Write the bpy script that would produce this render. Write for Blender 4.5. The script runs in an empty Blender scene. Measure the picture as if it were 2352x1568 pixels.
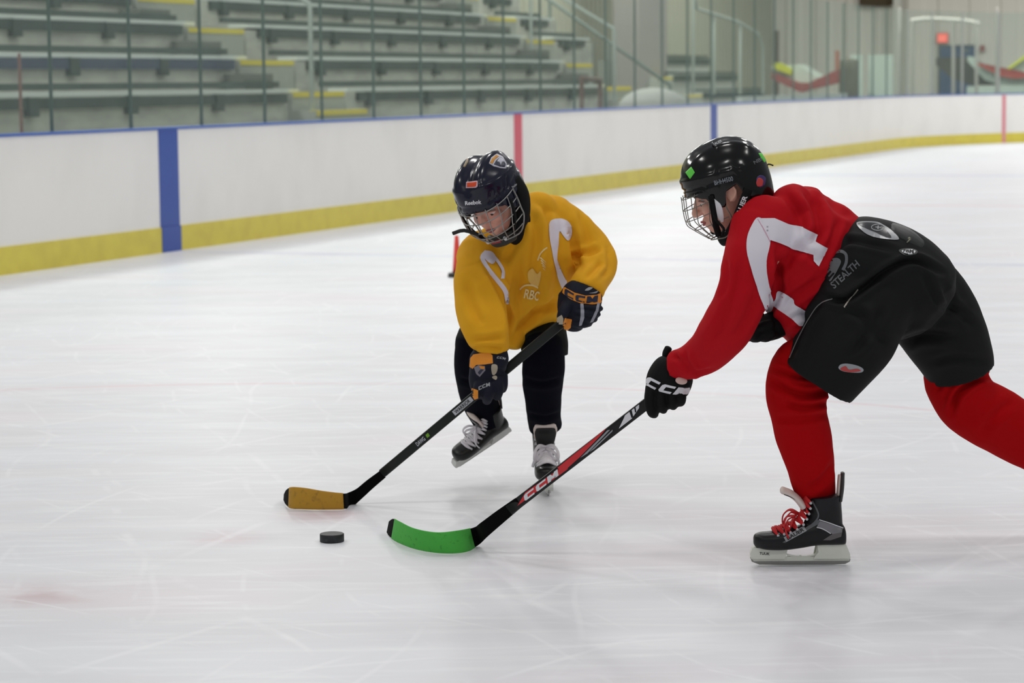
import bpy, bmesh, math, random
import numpy as np
from mathutils import Vector, Matrix
from mathutils.bvhtree import BVHTree
random.seed(4)
SC = bpy.context.scene
COL = SC.collection

# ---------------------------------------------------------------- camera
FPX, CH, PW, PH = 5600.0, 1.42, 2352, 1568
PITCH, ROLL = math.atan(594 / FPX), 0.011
FW = Vector((0, math.cos(PITCH), -math.sin(PITCH)))
_r = Vector((1, 0, 0)); _u = _r.cross(FW)
RT = _r * math.cos(ROLL) - _u * math.sin(ROLL)
UP = _u * math.cos(ROLL) + _r * math.sin(ROLL)
CAM = Vector((0, 0, CH))
cd = bpy.data.cameras.new('camera'); cam = bpy.data.objects.new('camera', cd); COL.objects.link(cam)
cd.sensor_width = 36.0; cd.lens = 36.0 * FPX / PW
cam.matrix_world = Matrix(((RT.x, UP.x, -FW.x, 0), (RT.y, UP.y, -FW.y, 0), (RT.z, UP.z, -FW.z, CH), (0, 0, 0, 1)))
cd.dof.use_dof = True; cd.dof.focus_distance = 7.3; cd.dof.aperture_fstop = 5.2
cd.clip_end = 200
SC.camera = cam

def ray(px, py):
    return FW + RT * ((px - PW / 2) / FPX) - UP * ((py - PH / 2) / FPX)
def P(px, py, Y):
    d = ray(px, py); return CAM + d * (Y / d.y)
def G(px, py, z=0.0):
    d = ray(px, py); return CAM + d * ((z - CH) / d.z)
def PX(p):
    v = Vector(p) - CAM; z = v.dot(FW); return (PW / 2 + FPX * v.dot(RT) / z, PH / 2 - FPX * v.dot(UP) / z)
def M(px, Y):                       # pixels -> metres at world depth Y
    return px * (Y * math.cos(PITCH)) / FPX

# ---------------------------------------------------------------- light
wd = bpy.data.worlds.new('world'); SC.world = wd; wd.use_nodes = True
bg = wd.node_tree.nodes['Background']; bg.inputs[0].default_value = (0.93, 0.96, 1.0, 1); bg.inputs[1].default_value = 0.27
SC.view_settings.view_transform = 'Standard'; SC.view_settings.look = 'None'
SC.view_settings.gamma = 1.0; SC.view_settings.use_curve_mapping = False
SC.view_settings.exposure = 0.0
LW = .84
def area(x, y, z, sx, sy, w, col=(1, .985, .95)):
    w *= LW; l = bpy.data.lights.new('arena_and_fill_lamp', 'AREA'); l.shape = 'RECTANGLE'; l.size = sx; l.size_y = sy; l.energy = w; l.color = col
    o = bpy.data.objects.new('arena_and_fill_lamp', l); o.location = (x, y, z); COL.objects.link(o); return o
for (x, y, w) in [(-6, -2, 120), (0, -2, 120), (6, -2, 120), (-6, 5.5, 120), (0, 5.5, 110), (6, 5.5, 120), (-6, 13, 170), (0, 13, 150), (6, 13, 150), (-9, 22, 260), (-2, 22, 200), (5, 22, 200), (-4, 31, 320), (3, 31, 230), (10, 31, 230), (0, 41, 380), (8, 41, 320), (4, 50, 420), (14, 50, 420)]:
    area(x + .3, y, 9.0, 1.1, 1.1, w)
for (x, y, w) in [(-9, 17, 300), (-7.5, 24, 300), (-4, 33, 330), (-1, 42, 380), (3, 52, 420), (7, 60, 500), (14, 60, 600), (20, 54, 500)]:  # extra fill lamps, added over the stands to brighten them
    area(x, y, 7.6, 1.1, 1.1, w)

# ---------------------------------------------------------------- materials
def lin(c):
    return tuple((v / 255 / 12.92 if v / 255 <= .04045 else ((v / 255 + .055) / 1.055) ** 2.4) for v in c) + (1.0,)
MATS = {}
def mat(name, rgb=None, rough=.6, metal=0, spec=.5, noise=None, bump=None, emit=None, coat=0, sheen=0, alpha=None, trans=0):
    if name in MATS: return MATS[name]
    m = bpy.data.materials.new(name); m.use_nodes = True; nt = m.node_tree; b = nt.nodes['Principled BSDF']
    b.inputs['Base Color'].default_value = lin(rgb); b.inputs['Roughness'].default_value = rough
    b.inputs['Metallic'].default_value = metal; b.inputs['Specular IOR Level'].default_value = spec
    b.inputs['Coat Weight'].default_value = coat; b.inputs['Coat Roughness'].default_value = .1
    b.inputs['Sheen Weight'].default_value = sheen
    b.inputs['Transmission Weight'].default_value = trans
    tc = nt.nodes.new('ShaderNodeTexCoord')
    if noise:                       # (scale, rgb2, lo, hi [, stretch])
        sc, c2, lo, hi = noise[:4]; st = noise[4] if len(noise) > 4 else (1, 1, 1)
        mp = nt.nodes.new('ShaderNodeMapping'); mp.inputs['Scale'].default_value = st
        n = nt.nodes.new('ShaderNodeTexNoise'); n.inputs['Scale'].default_value = sc; n.inputs['Detail'].default_value = 5
        r = nt.nodes.new('ShaderNodeMapRange'); r.inputs['From Min'].default_value = lo; r.inputs['From Max'].default_value = hi
        x = nt.nodes.new('ShaderNodeMix'); x.data_type = 'RGBA'
        x.inputs['A'].default_value = lin(rgb); x.inputs['B'].default_value = lin(c2)
        L = nt.links; L.new(tc.outputs['Object'], mp.inputs[0]); L.new(mp.outputs[0], n.inputs['Vector']); L.new(n.outputs[0], r.inputs[0])
        L.new(r.outputs[0], x.inputs['Factor']); L.new(x.outputs['Result'], b.inputs['Base Color'])
    if bump:                        # (scale, strength, distance [, stretch])
        mp = nt.nodes.new('ShaderNodeMapping'); mp.inputs['Scale'].default_value = bump[3] if len(bump) > 3 else (1, 1, 1)
        n = nt.nodes.new('ShaderNodeTexNoise'); n.inputs['Scale'].default_value = bump[0]; n.inputs['Detail'].default_value = 3
        bp = nt.nodes.new('ShaderNodeBump'); bp.inputs['Strength'].default_value = bump[1]; bp.inputs['Distance'].default_value = bump[2]
        nt.links.new(tc.outputs['Object'], mp.inputs[0]); nt.links.new(mp.outputs[0], n.inputs['Vector'])
        nt.links.new(n.outputs[0], bp.inputs['Height']); nt.links.new(bp.outputs[0], b.inputs['Normal'])
    if emit:
        b.inputs['Emission Color'].default_value = lin(emit[0]); b.inputs['Emission Strength'].default_value = emit[1]
    MATS[name] = m; return m

# ---------------------------------------------------------------- mesh helpers
def tag(o, label=None, cat=None, group=None, kind=None):
    if label: o['label'] = label
    if cat: o['category'] = cat
    if group: o['group'] = group
    if kind: o['kind'] = kind
    return o
def obj(name, bm, ms, parent=None, smooth=False, keep=False):
    me = bpy.data.meshes.new(name); bmesh.ops.recalc_face_normals(bm, faces=bm.faces) if not keep else None
    bm.to_mesh(me); bm.free()
    for m in (ms if isinstance(ms, (list, tuple)) else [ms]): me.materials.append(m)
    if smooth: me.shade_smooth()
    return link(name, me, parent)
def link(name, me, parent=None):
    o = bpy.data.objects.new(name, me); COL.objects.link(o)
    if parent:
        o.parent = parent; o.matrix_parent_inverse = parent.matrix_basis.inverted()
    return o
def empty(name, loc=(0, 0, 0)):
    o = bpy.data.objects.new(name, None); o.empty_display_size = .1; o.location = loc; COL.objects.link(o); return o
def box(bm, c, s, R=None, mi=0):
    """box centred c with full sizes s; R = 3 axis vectors"""
    c = Vector(c); ax = R or (Vector((1, 0, 0)), Vector((0, 1, 0)), Vector((0, 0, 1)))
    vs = [bm.verts.new(c + ax[0] * (i * s[0] / 2) + ax[1] * (j * s[1] / 2) + ax[2] * (k * s[2] / 2)) for i in (-1, 1) for j in (-1, 1) for k in (-1, 1)]
    for f in ((0, 1, 3, 2), (4, 6, 7, 5), (0, 4, 5, 1), (2, 3, 7, 6), (0, 2, 6, 4), (1, 5, 7, 3)):
        fc = bm.faces.new([vs[i] for i in f]); fc.material_index = mi
def crom(pts, k):
    """Catmull-Rom through rows of floats"""
    A = [np.array(p, float) for p in pts]
    if len(A) < 3 or k <= 1: return A
    out = []
    for i in range(len(A) - 1):
        p0 = A[i - 1] if i else 2 * A[0] - A[1]; p1, p2 = A[i], A[i + 1]; p3 = A[i + 2] if i + 2 < len(A) else 2 * A[-1] - A[-2]
        for j in range(k):
            t = j / k
            out.append(.5 * ((2 * p1) + (-p0 + p2) * t + (2 * p0 - 5 * p1 + 4 * p2 - p3) * t * t + (-p0 + 3 * p1 - 3 * p2 + p3) * t ** 3))
    out.append(A[-1]); return out
def tube(bm, pts, ref=None, n=24, cap=(.6, .6), k=4, ex=2.0, mi=0):
    """pts rows (x,y,z,a,b): elliptical rings, a across the view, b towards ref. cap = roundness of each end (0 flat)"""
    ref = ref or FW
    R = crom(pts, k); m = len(R)
    cs = [Vector(r[:3]) for r in R]; ab = [(max(r[3], .0005), max(r[4], .0005)) for r in R]
    tg = [(cs[min(i + 1, m - 1)] - cs[max(i - 1, 0)]).normalized() for i in range(m)]
    fr = []
    for t in tg:
        n1 = t.cross(ref)
        if n1.length < .15 and fr: n1 = fr[-1][0] - t * fr[-1][0].dot(t)
        n1.normalize(); 
        if fr and n1.dot(fr[-1][0]) < 0: n1 = -n1
        fr.append((n1, t.cross(n1).normalized()))
    rings = []
    def ring(c, f, a, b):
        vs = []
        for i in range(n):
            w = 2 * math.pi * i / n; cw, sw = math.cos(w), math.sin(w)
            if ex != 2: cw = math.copysign(abs(cw) ** (2 / ex), cw); sw = math.copysign(abs(sw) ** (2 / ex), sw)
            vs.append(bm.verts.new(c + f[0] * (a * cw) + f[1] * (b * sw)))
        rings.append(vs)
    def capr(i, sgn, cf):
        a, b = ab[i]; L = min(a, b) * cf
        st = [3, 2, 1] if sgn < 0 else [1, 2, 3]
        for q in st:
            w = q / 4 * math.pi / 2 * 1.2; ring(cs[i] + tg[i] * (sgn * L * math.sin(min(w, 1.5))), fr[i], a * math.cos(w * .98), b * math.cos(w * .98))
    if cap[0] > 0: capr(0, -1, cap[0])
    for i in range(m): ring(cs[i], fr[i], *ab[i])
    if cap[1] > 0: capr(m - 1, 1, cap[1])
    for A, B in zip(rings, rings[1:]):
        for i in range(n):
            f = bm.faces.new((A[i], A[(i + 1) % n], B[(i + 1) % n], B[i])); f.material_index = mi; f.smooth = True
    for r in (rings[0], rings[-1]):
        f = bm.faces.new(r); f.material_index = mi
def ptube(bm, Y0, pts, **kw):
    """rows (px, py, dY, a_px, b_px)"""
    rows = []
    for px, py, dy, a, b in pts:
        Y = Y0 + dy; p = P(px, py, Y); rows.append((p.x, p.y, p.z, M(a, Y), M(b, Y)))
    tube(bm, rows, **kw)
def ell(bm, c, r, R=None, n=20, mi=0):
    c = Vector(c); ax = R or (Vector((1, 0, 0)), Vector((0, 1, 0)), Vector((0, 0, 1)))
    h = n // 2; rows = []
    for j in range(1, h):
        ph = math.pi * j / h - math.pi / 2
        rows.append([bm.verts.new(c + ax[0] * (r[0] * math.cos(ph) * math.cos(2 * math.pi * i / n)) + ax[1] * (r[1] * math.cos(ph) * math.sin(2 * math.pi * i / n)) + ax[2] * (r[2] * math.sin(ph))) for i in range(n)])
    b = bm.verts.new(c - ax[2] * r[2]); t = bm.verts.new(c + ax[2] * r[2])
    for A, B in zip(rows, rows[1:]):
        for i in range(n):
            f = bm.faces.new((A[i], A[(i + 1) % n], B[(i + 1) % n], B[i])); f.smooth = True; f.material_index = mi
    for i in range(n):
        f = bm.faces.new((b, rows[0][(i + 1) % n], rows[0][i])); f.smooth = True; f.material_index = mi
        f = bm.faces.new((t, rows[-1][i], rows[-1][(i + 1) % n])); f.smooth = True; f.material_index = mi
def pell(bm, Y0, px, py, dy, a, b, c=None, rot=0):
    """ellipsoid at a pixel, half sizes in px (across, up, deep), rotated rot deg in the picture"""
    Y = Y0 + dy; w = math.radians(rot)
    ax = (RT * math.cos(w) + UP * math.sin(w), UP * math.cos(w) - RT * math.sin(w), FW)
    ell(bm, P(px, py, Y), (M(a, Y), M(b, Y), M(c if c else a, Y)), R=ax)

def bake(bm, voxel=.006, smooth=6, fac=.5):
    me = bpy.data.meshes.new('t'); bmesh.ops.recalc_face_normals(bm, faces=bm.faces); bm.to_mesh(me); bm.free()
    o = bpy.data.objects.new('t', me); COL.objects.link(o)
    r = o.modifiers.new('r', 'REMESH'); r.mode = 'VOXEL'; r.voxel_size = voxel; r.use_smooth_shade = True
    if smooth:
        s = o.modifiers.new('s', 'SMOOTH'); s.iterations = smooth; s.factor = fac
    dg = bpy.context.evaluated_depsgraph_get(); dg.update()
    out = bpy.data.meshes.new_from_object(o.evaluated_get(dg))
    bpy.data.objects.remove(o); bpy.data.meshes.remove(me)
    out.shade_smooth(); return out
def arrays(me):
    n = len(me.vertices); co = np.empty(n * 3); no = np.empty(n * 3)
    me.vertices.foreach_get('co', co); me.vertex_normals.foreach_get('vector', no)
    return co.reshape(-1, 3), no.reshape(-1, 3)
def topx(co):
    v = co - np.array(CAM); z = v @ np.array(FW)
    return PW / 2 + FPX * (v @ np.array(RT)) / z, PH / 2 - FPX * (v @ np.array(UP)) / z
def folds(me, lines, sgn=-1):
    """lines: (polyline px, width px, depth m) press cloth creases into the side that faces the camera"""
    co, no = arrays(me); x, y = topx(co)
    vd = co - np.array(CAM); vd /= np.linalg.norm(vd, axis=1)[:, None]
    face = np.clip(-(no * vd).sum(1) * 3 + .2, 0, 1)
    for pl, w, amp in lines:
        pl = crom(pl, 5); best = np.full(len(co), 1e9); tt = np.zeros(len(co))
        L = len(pl) - 1
        for i in range(L):
            ax, ay = pl[i]; bx, by = pl[i + 1]; dx, dy = bx - ax, by - ay; l2 = dx * dx + dy * dy + 1e-9
            t = np.clip(((x - ax) * dx + (y - ay) * dy) / l2, 0, 1); d = np.hypot(x - ax - t * dx, y - ay - t * dy)
            k = d < best; best[k] = d[k]; tt[k] = (i + t[k]) / L
        fade = np.clip(np.minimum(tt, 1 - tt) * 5 + .15, 0, 1)
        g = np.exp(-(best / (.8 * w)) ** 2) - .5 * np.exp(-((best - 1.7 * w) / (.8 * w)) ** 2)
        co = co - no * (g * fade * face * amp * 1.55)[:, None]
    me.vertices.foreach_set('co', co.ravel()); me.update()
def rumple(me, scale, amp, seed=0):
    from mathutils import noise
    co, no = arrays(me); off = Vector((seed * 7.1, seed * 3.3, 0))
    d = np.array([noise.noise(Vector(c) * scale + off) + .5 * noise.noise(Vector(c) * scale * 2.3 + off) for c in co])
    me.vertices.foreach_set('co', (co + no * (d * amp)[:, None]).ravel()); me.update()
def bvh(me):
    return BVHTree.FromPolygons([v.co for v in me.vertices], [p.vertices[:] for p in me.polygons])
def text_poly(s, shear=0.0, bold=0.0):
    c = bpy.data.curves.new('t', 'FONT'); c.body = s; c.size = 1; c.align_x = 'CENTER'; c.align_y = 'CENTER'; c.shear = shear; c.offset = bold; c.resolution_u = 3
    o = bpy.data.objects.new('t', c); COL.objects.link(o); dg = bpy.context.evaluated_depsgraph_get(); dg.update()
    me = bpy.data.meshes.new_from_object(o.evaluated_get(dg)); bpy.data.objects.remove(o)
    return me
def flat_bm(shapes):
    """2D bmesh in picture pixels. shapes: ('poly', pts) | ('smooth', pts) | ('text', s, cx, cy, w, h, rot, shear, bold) | ('curve', pts, width)"""
    bm = bmesh.new()
    for s in shapes:
        if s[0] in ('poly', 'smooth'):
            pts = s[1]
            if s[0] == 'smooth':
                A = [np.array(p, float) for p in pts]; q = []
                for i in range(len(A)):
                    p0, p1, p2, p3 = A[i - 1], A[i], A[(i + 1) % len(A)], A[(i + 2) % len(A)]
                    for j in range(5):
                        t = j / 5; q.append(.5 * ((2 * p1) + (-p0 + p2) * t + (2 * p0 - 5 * p1 + 4 * p2 - p3) * t * t + (-p0 + 3 * p1 - 3 * p2 + p3) * t ** 3))
                pts = q
            bm.faces.new([bm.verts.new((p[0], p[1], 0)) for p in pts])
        elif s[0] == 'ccm':
            _, cx, cy, w, h, rot, shear, sag = s; a = math.radians(rot)
            gl = {'C': [(1, 1), (.14, 1), (0, .82), (0, .18), (.14, 0), (1, 0), (1, .27), (.34, .27), (.34, .73), (1, .73)], 'M': [(0, 0), (0, 1), (.32, 1), (.5, .6), (.68, 1), (1, 1), (1, 0), (.74, 0), (.74, .55), (.56, .16), (.44, .16), (.26, .55), (.26, 0)]}
            for ch, x0, x1 in (('C', -.5, -.21), ('C', -.15, .14), ('M', .19, .5)):
                q = []
                for gx, gy in gl[ch]:
                    u = (x0 + (x1 - x0) * gx) * w + shear * (gy - .5) * h; v = (gy - .5) * h - sag * ((2 * (x0 + (x1 - x0) * gx)) ** 2 * -1 + .5) * -1
                    v = (gy - .5) * h + sag * ((2 * (x0 + (x1 - x0) * gx)) ** 2 - .5)
                    q.append((cx + u * math.cos(a) + v * math.sin(a), cy + u * math.sin(a) - v * math.cos(a)))
                bm.faces.new([bm.verts.new((p[0], p[1], 0)) for p in q])
        elif s[0] == 'curve':
            pl = crom(s[1], 5); w = s[2] / 2; A = []; B = []
            for i in range(len(pl)):
                t = pl[min(i + 1, len(pl) - 1)] - pl[max(i - 1, 0)]; t = t / (np.hypot(*t) + 1e-9)
                A.append(bm.verts.new((pl[i][0] - t[1] * w, pl[i][1] + t[0] * w, 0))); B.append(bm.verts.new((pl[i][0] + t[1] * w, pl[i][1] - t[0] * w, 0)))
            for i in range(len(pl) - 1): bm.faces.new((A[i], A[i + 1], B[i + 1], B[i]))
        else:
            _, t, cx, cy, w, h, rot = s[:7]; me = text_poly(t, s[7] if len(s) > 7 else 0, s[8] if len(s) > 8 else 0)
            xs = [v.co.x for v in me.vertices]; ys = [v.co.y for v in me.vertices]; x0, x1, y0, y1 = min(xs), max(xs), min(ys), max(ys)
            a = math.radians(rot); vm = []
            for v in me.vertices:
                u = ((v.co.x - x0) / (x1 - x0) - .5) * w; q = ((v.co.y - y0) / (y1 - y0) - .5) * h
                if len(s) > 9: q -= s[9] * ((2 * u / w) ** 2 - .5)         # arc sag
                vm.append(bm.verts.new((cx + u * math.cos(a) + q * math.sin(a), cy + u * math.sin(a) - q * math.cos(a), 0)))
            for p in me.polygons:
                try: bm.faces.new([vm[i] for i in p.vertices])
                except ValueError: pass
            bpy.data.meshes.remove(me)
    bmesh.ops.triangulate(bm, faces=bm.faces[:])
    return bm
def decal(me, shapes, m, step=7, off=.0016, tree=None):
    """sew / print shapes given in picture pixels onto mesh me as extra faces with material m"""
    tree = tree or bvh(me)
    bm = flat_bm(shapes)
    xs = [v.co.x for v in bm.verts]; ys = [v.co.y for v in bm.verts]
    for ax, lo, hi in ((0, min(xs), max(xs)), (1, min(ys), max(ys))):
        q = math.ceil(lo / step) * step
        while q < hi:
            no = (1, 0, 0) if ax == 0 else (0, 1, 0); co = (q, 0, 0) if ax == 0 else (0, q, 0)
            bmesh.ops.bisect_plane(bm, geom=bm.verts[:] + bm.edges[:] + bm.faces[:], plane_co=co, plane_no=no, dist=1e-5); q += step
    bad = []
    for v in bm.verts:
        d = ray(v.co.x, v.co.y).normalized(); hit = tree.ray_cast(CAM, d)
        if hit[0] is None: bad.append(v); continue
        n = hit[1]; n = -n if n.dot(d) > 0 else n
        v.co = hit[0] + n * off
    bmesh.ops.delete(bm, geom=bad, context='VERTS')
    bmesh.ops.recalc_face_normals(bm, faces=bm.faces)
    fl = [f for f in bm.faces if f.normal.dot(f.calc_center_median() - CAM) > 0]
    if len(fl) > len(bm.faces) / 2: bmesh.ops.reverse_faces(bm, faces=bm.faces[:])
    add_bm(me, bm, m); return me
def add_bm(me, bm, m):
    if m.name not in [x.name for x in me.materials if x]: me.materials.append(m)
    mi = [x.name for x in me.materials].index(m.name)
    for f in bm.faces: f.material_index = mi; f.smooth = True
    t = bpy.data.meshes.new('d'); bm.to_mesh(t); bm.free()
    b2 = bmesh.new(); b2.from_mesh(me); b2.from_mesh(t); b2.to_mesh(me); b2.free(); bpy.data.meshes.remove(t)
def wires(bm, paths, r, n=8, k=4, mi=0):
    for p in paths: tube(bm, [(q[0], q[1], q[2], r, r) for q in p], ref=Vector((.3, .5, .81)), n=n, cap=(.6, .6), k=k, mi=mi)

# ================================================================ THE RINK
RO = Vector((-2.94757, 21.08442, 0)); RD = Vector((.35408, .93522, 0)); RM = Vector((.93522, -.35408, 0)); RZ = Vector((0, 0, 1))
def RP(s, q, z=0.0): return RO + RD * s + RM * q + RZ * z          # rink frame: along the boards, inwards, up
RAX = (RD, RM, RZ)
def rbox(bm, s0, s1, q0, q1, z0, z1, mi=0):
    box(bm, RP((s0 + s1) / 2, (q0 + q1) / 2, (z0 + z1) / 2), (abs(s1 - s0), abs(q1 - q0), abs(z1 - z0)), R=RAX, mi=mi)
def onq(px, py, q):
    D = ray(px, py); t = (q - (CAM - RO).dot(RM)) / D.dot(RM); p = CAM + D * t - RO; return p.dot(RD), p.z
def ons(px, py, s):
    D = ray(px, py); t = (s - (CAM - RO).dot(RD)) / D.dot(RD); p = CAM + D * t - RO; return p.dot(RM), p.z
S_RED, S_BLUE2, S_ARC, R_ARC, S_GOAL = 8.6, 17.05, 30.2, 8.6, 34.9
def path(off, s0=-14.0, s_end=14.0, step=1.0):
    """board line offset outwards by off: list of (s,q)"""
    out = [(s0, -off)]; s = s0 + step
    while s < S_ARC: out.append((s, -off)); s += step
    for i in range(0, 25):
        w = i / 24 * math.pi / 2; R = R_ARC + off; out.append((S_ARC + R * math.sin(w), R_ARC - R * math.cos(w)))
    out.append((S_ARC + R_ARC + off, R_ARC + s_end)); return out
def wall_strip(bm, o0, o1, z0, z1, mi=0, A=None, B=None):
    A = A or path(o0); B = B or path(o1)
    va = [(bm.verts.new(RP(a[0], a[1], z0)), bm.verts.new(RP(a[0], a[1], z1)), bm.verts.new(RP(b[0], b[1], z1)), bm.verts.new(RP(b[0], b[1], z0))) for a, b in zip(A, B)]
    for u, v in zip(va, va[1:]):
        for i in range(4):
            f = bm.faces.new((u[i], u[(i + 1) % 4], v[(i + 1) % 4], v[i])); f.material_index = mi
    bm.faces.new(va[0]); bm.faces.new(va[-1])

# ---- ice: painted lines lie under a scratched milky surface
def ice_material():
    m = bpy.data.materials.new('ice'); m.use_nodes = True; nt = m.node_tree; L = nt.links; b = nt.nodes['Principled BSDF']
    N = lambda t: nt.nodes.new(t)
    geo = N('ShaderNodeNewGeometry')
    def math_(op, a, b_=None, c=None):
        n = N('ShaderNodeMath'); n.operation = op
        for i, v in enumerate((a, b_, c)):
            if v is None: continue
            if isinstance(v, (int, float)): n.inputs[i].default_value = v
            else: L.new(v, n.inputs[i])
        return n.outputs[0]
    def dot(vec, off):
        s = N('ShaderNodeVectorMath'); s.operation = 'DOT_PRODUCT'; L.new(geo.outputs['Position'], s.inputs[0]); s.inputs[1].default_value = vec
        return math_('SUBTRACT', s.outputs['Value'], off)
    s_ = dot(tuple(RD), RO.dot(RD)); q_ = dot(tuple(RM), RO.dot(RM))
    def band(x, w, soft):
        a = math_('ABSOLUTE', x); mr = N('ShaderNodeMapRange'); mr.interpolation_type = 'SMOOTHSTEP'
        mr.inputs['From Min'].default_value = w - soft; mr.inputs['From Max'].default_value = w + soft; mr.inputs['To Min'].default_value = 1; mr.inputs['To Max'].default_value = 0
        L.new(a, mr.inputs[0]); return mr.outputs[0]
    def noise(sc, st=(1, 1, 1), rot=0, det=4, lo=.4, hi=.6):
        mp = N('ShaderNodeMapping'); mp.inputs['Scale'].default_value = st; mp.inputs['Rotation'].default_value = (0, 0, rot)
        n = N('ShaderNodeTexNoise'); n.inputs['Scale'].default_value = sc; n.inputs['Detail'].default_value = det
        mr = N('ShaderNodeMapRange'); mr.inputs['From Min'].default_value = lo; mr.inputs['From Max'].default_value = hi
        L.new(geo.outputs['Position'], mp.inputs[0]); L.new(mp.outputs[0], n.inputs['Vector']); L.new(n.outputs[0], mr.inputs[0]); return mr.outputs[0]
    col = [lin((229, 230, 234))]
    cur = None
    def over(fac, rgb, amt):
        nonlocal cur
        x = N('ShaderNodeMix'); x.data_type = 'RGBA'
        f = math_('MULTIPLY', fac, amt); L.new(f, x.inputs['Factor'])
        if cur is None: x.inputs['A'].default_value = lin((227, 228, 233))
        else: L.new(cur, x.inputs['A'])
        x.inputs['B'].default_value = lin(rgb); cur = x.outputs['Result']
    over(noise(1.3, (.6, 2.2, 1), .2), (216, 216, 221), .55)
    over(noise(.7, (1, 2, 1), 1.0, lo=.5, hi=.72), (226, 216, 220), .5)
    over(noise(5, (.5, 3.5, 1), -.1, lo=.5, hi=.75), (240, 241, 244), .6)
    wob = noise(1.5, lo=.2, hi=.9)
    brk = noise(3.1, lo=.38, hi=.58)
    over(math_('MULTIPLY', band(s_, .10, .07), wob), (120, 140, 205), .42)
    over(band(math_('SUBTRACT', s_, S_RED), .12, .06), (214, 90, 100), .22)
    over(band(math_('SUBTRACT', s_, S_BLUE2), .14, .05), (120, 140, 200), .35)
    # face-off circle and spot
    def dist(cx, cy):
        a = N('ShaderNodeVectorMath'); a.operation = 'DISTANCE'; mpz = N('ShaderNodeVectorMath'); mpz.operation = 'MULTIPLY'; mpz.inputs[1].default_value = (1, 1, 0)
        L.new(geo.outputs['Position'], mpz.inputs[0]); L.new(mpz.outputs[0], a.inputs[0]); a.inputs[1].default_value = (cx, cy, 0); return a.outputs['Value']
    over(math_('MULTIPLY', band(math_('SUBTRACT', dist(-1.3, 7.0), 4.6), .025, .03), wob), (215, 110, 130), .4)
    over(math_('MULTIPLY', band(dist(-1.32, 6.78), .13, .16), brk), (176, 132, 138), .5)
    for (x0, y0, w, l) in ((-.95, 7.6, .03, .35), (-.62, 8.0, .03, .3)):
        over(math_('MULTIPLY', band(dist(x0, y0), .12, .12), brk), (205, 150, 160), .35)
    # skate scratches: thin bright lines from stretched wave bands
    for rot, sc, lo, amt in ((.5, 1.7, .978, .55), (2.3, 2.3, .982, .5), (1.2, 1.1, .985, .5), (2.9, 2.9, .975, .45), (.1, 2.1, .98, .5), (1.75, 1.5, .982, .45), (2.65, 1.3, .98, .5)):
        mp = N('ShaderNodeMapping'); mp.inputs['Rotation'].default_value = (0, 0, rot); mp.inputs['Location'].default_value = (rot * 3, rot * 5, 0)
        w = N('ShaderNodeTexWave'); w.wave_profile = 'SIN'; w.inputs['Scale'].default_value = sc * .35; w.inputs['Distortion'].default_value = 9; w.inputs['Detail'].default_value = 1.2; w.inputs['Detail Scale'].default_value = .45
        mr = N('ShaderNodeMapRange'); mr.inputs['From Min'].default_value = lo + .012; mr.inputs['From Max'].default_value = 1.0
        L.new(geo.outputs['Position'], mp.inputs[0]); L.new(mp.outputs[0], w.inputs['Vector']); L.new(w.outputs['Fac'], mr.inputs[0])
        over(math_('MULTIPLY', mr.outputs[0], noise(1.1 + rot, lo=.48, hi=.62)), (243, 243, 247), amt * .7)
    L.new(cur, b.inputs['Base Color'])
    b.inputs['Roughness'].default_value = .42; b.inputs['Specular IOR Level'].default_value = .13
    n = N('ShaderNodeTexNoise'); n.inputs['Scale'].default_value = 60; n.inputs['Detail'].default_value = 3
    bp = N('ShaderNodeBump'); bp.inputs['Strength'].default_value = .12; bp.inputs['Distance'].default_value = .004
    L.new(geo.outputs['Position'], n.inputs['Vector']); L.new(n.outputs[0], bp.inputs['Height']); L.new(bp.outputs[0], b.inputs['Normal'])
    return m
bm = bmesh.new()
pts = path(.02); poly = [RP(s, q) for s, q in pts] + [RP(S_ARC + R_ARC, 26), RP(-14, 26)]
poly = [RP(-30, -.02)] + poly[:-2] + [RP(S_ARC + R_ARC + .02, 30), RP(-30, 30)]
f = bm.faces.new([bm.verts.new(p) for p in poly]); r = bmesh.ops.extrude_face_region(bm, geom=[f])
for v in r['geom']:
    if isinstance(v, bmesh.types.BMVert): v.co.z -= .08
bmesh.ops.triangulate(bm, faces=[f for f in bm.faces if len(f.verts) > 4])
ice = obj('floor', bm, ice_material()); tag(ice, 'white scratched rink ice with faint red and blue painted lines', kind='structure')
bm = bmesh.new(); box(bm, (5, 30, -.16), (120, 120, .1)); 
tag(obj('floor', bm, mat('concrete_floor', (120, 124, 118), .8)), 'grey concrete floor around the rink', kind='structure')

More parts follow.
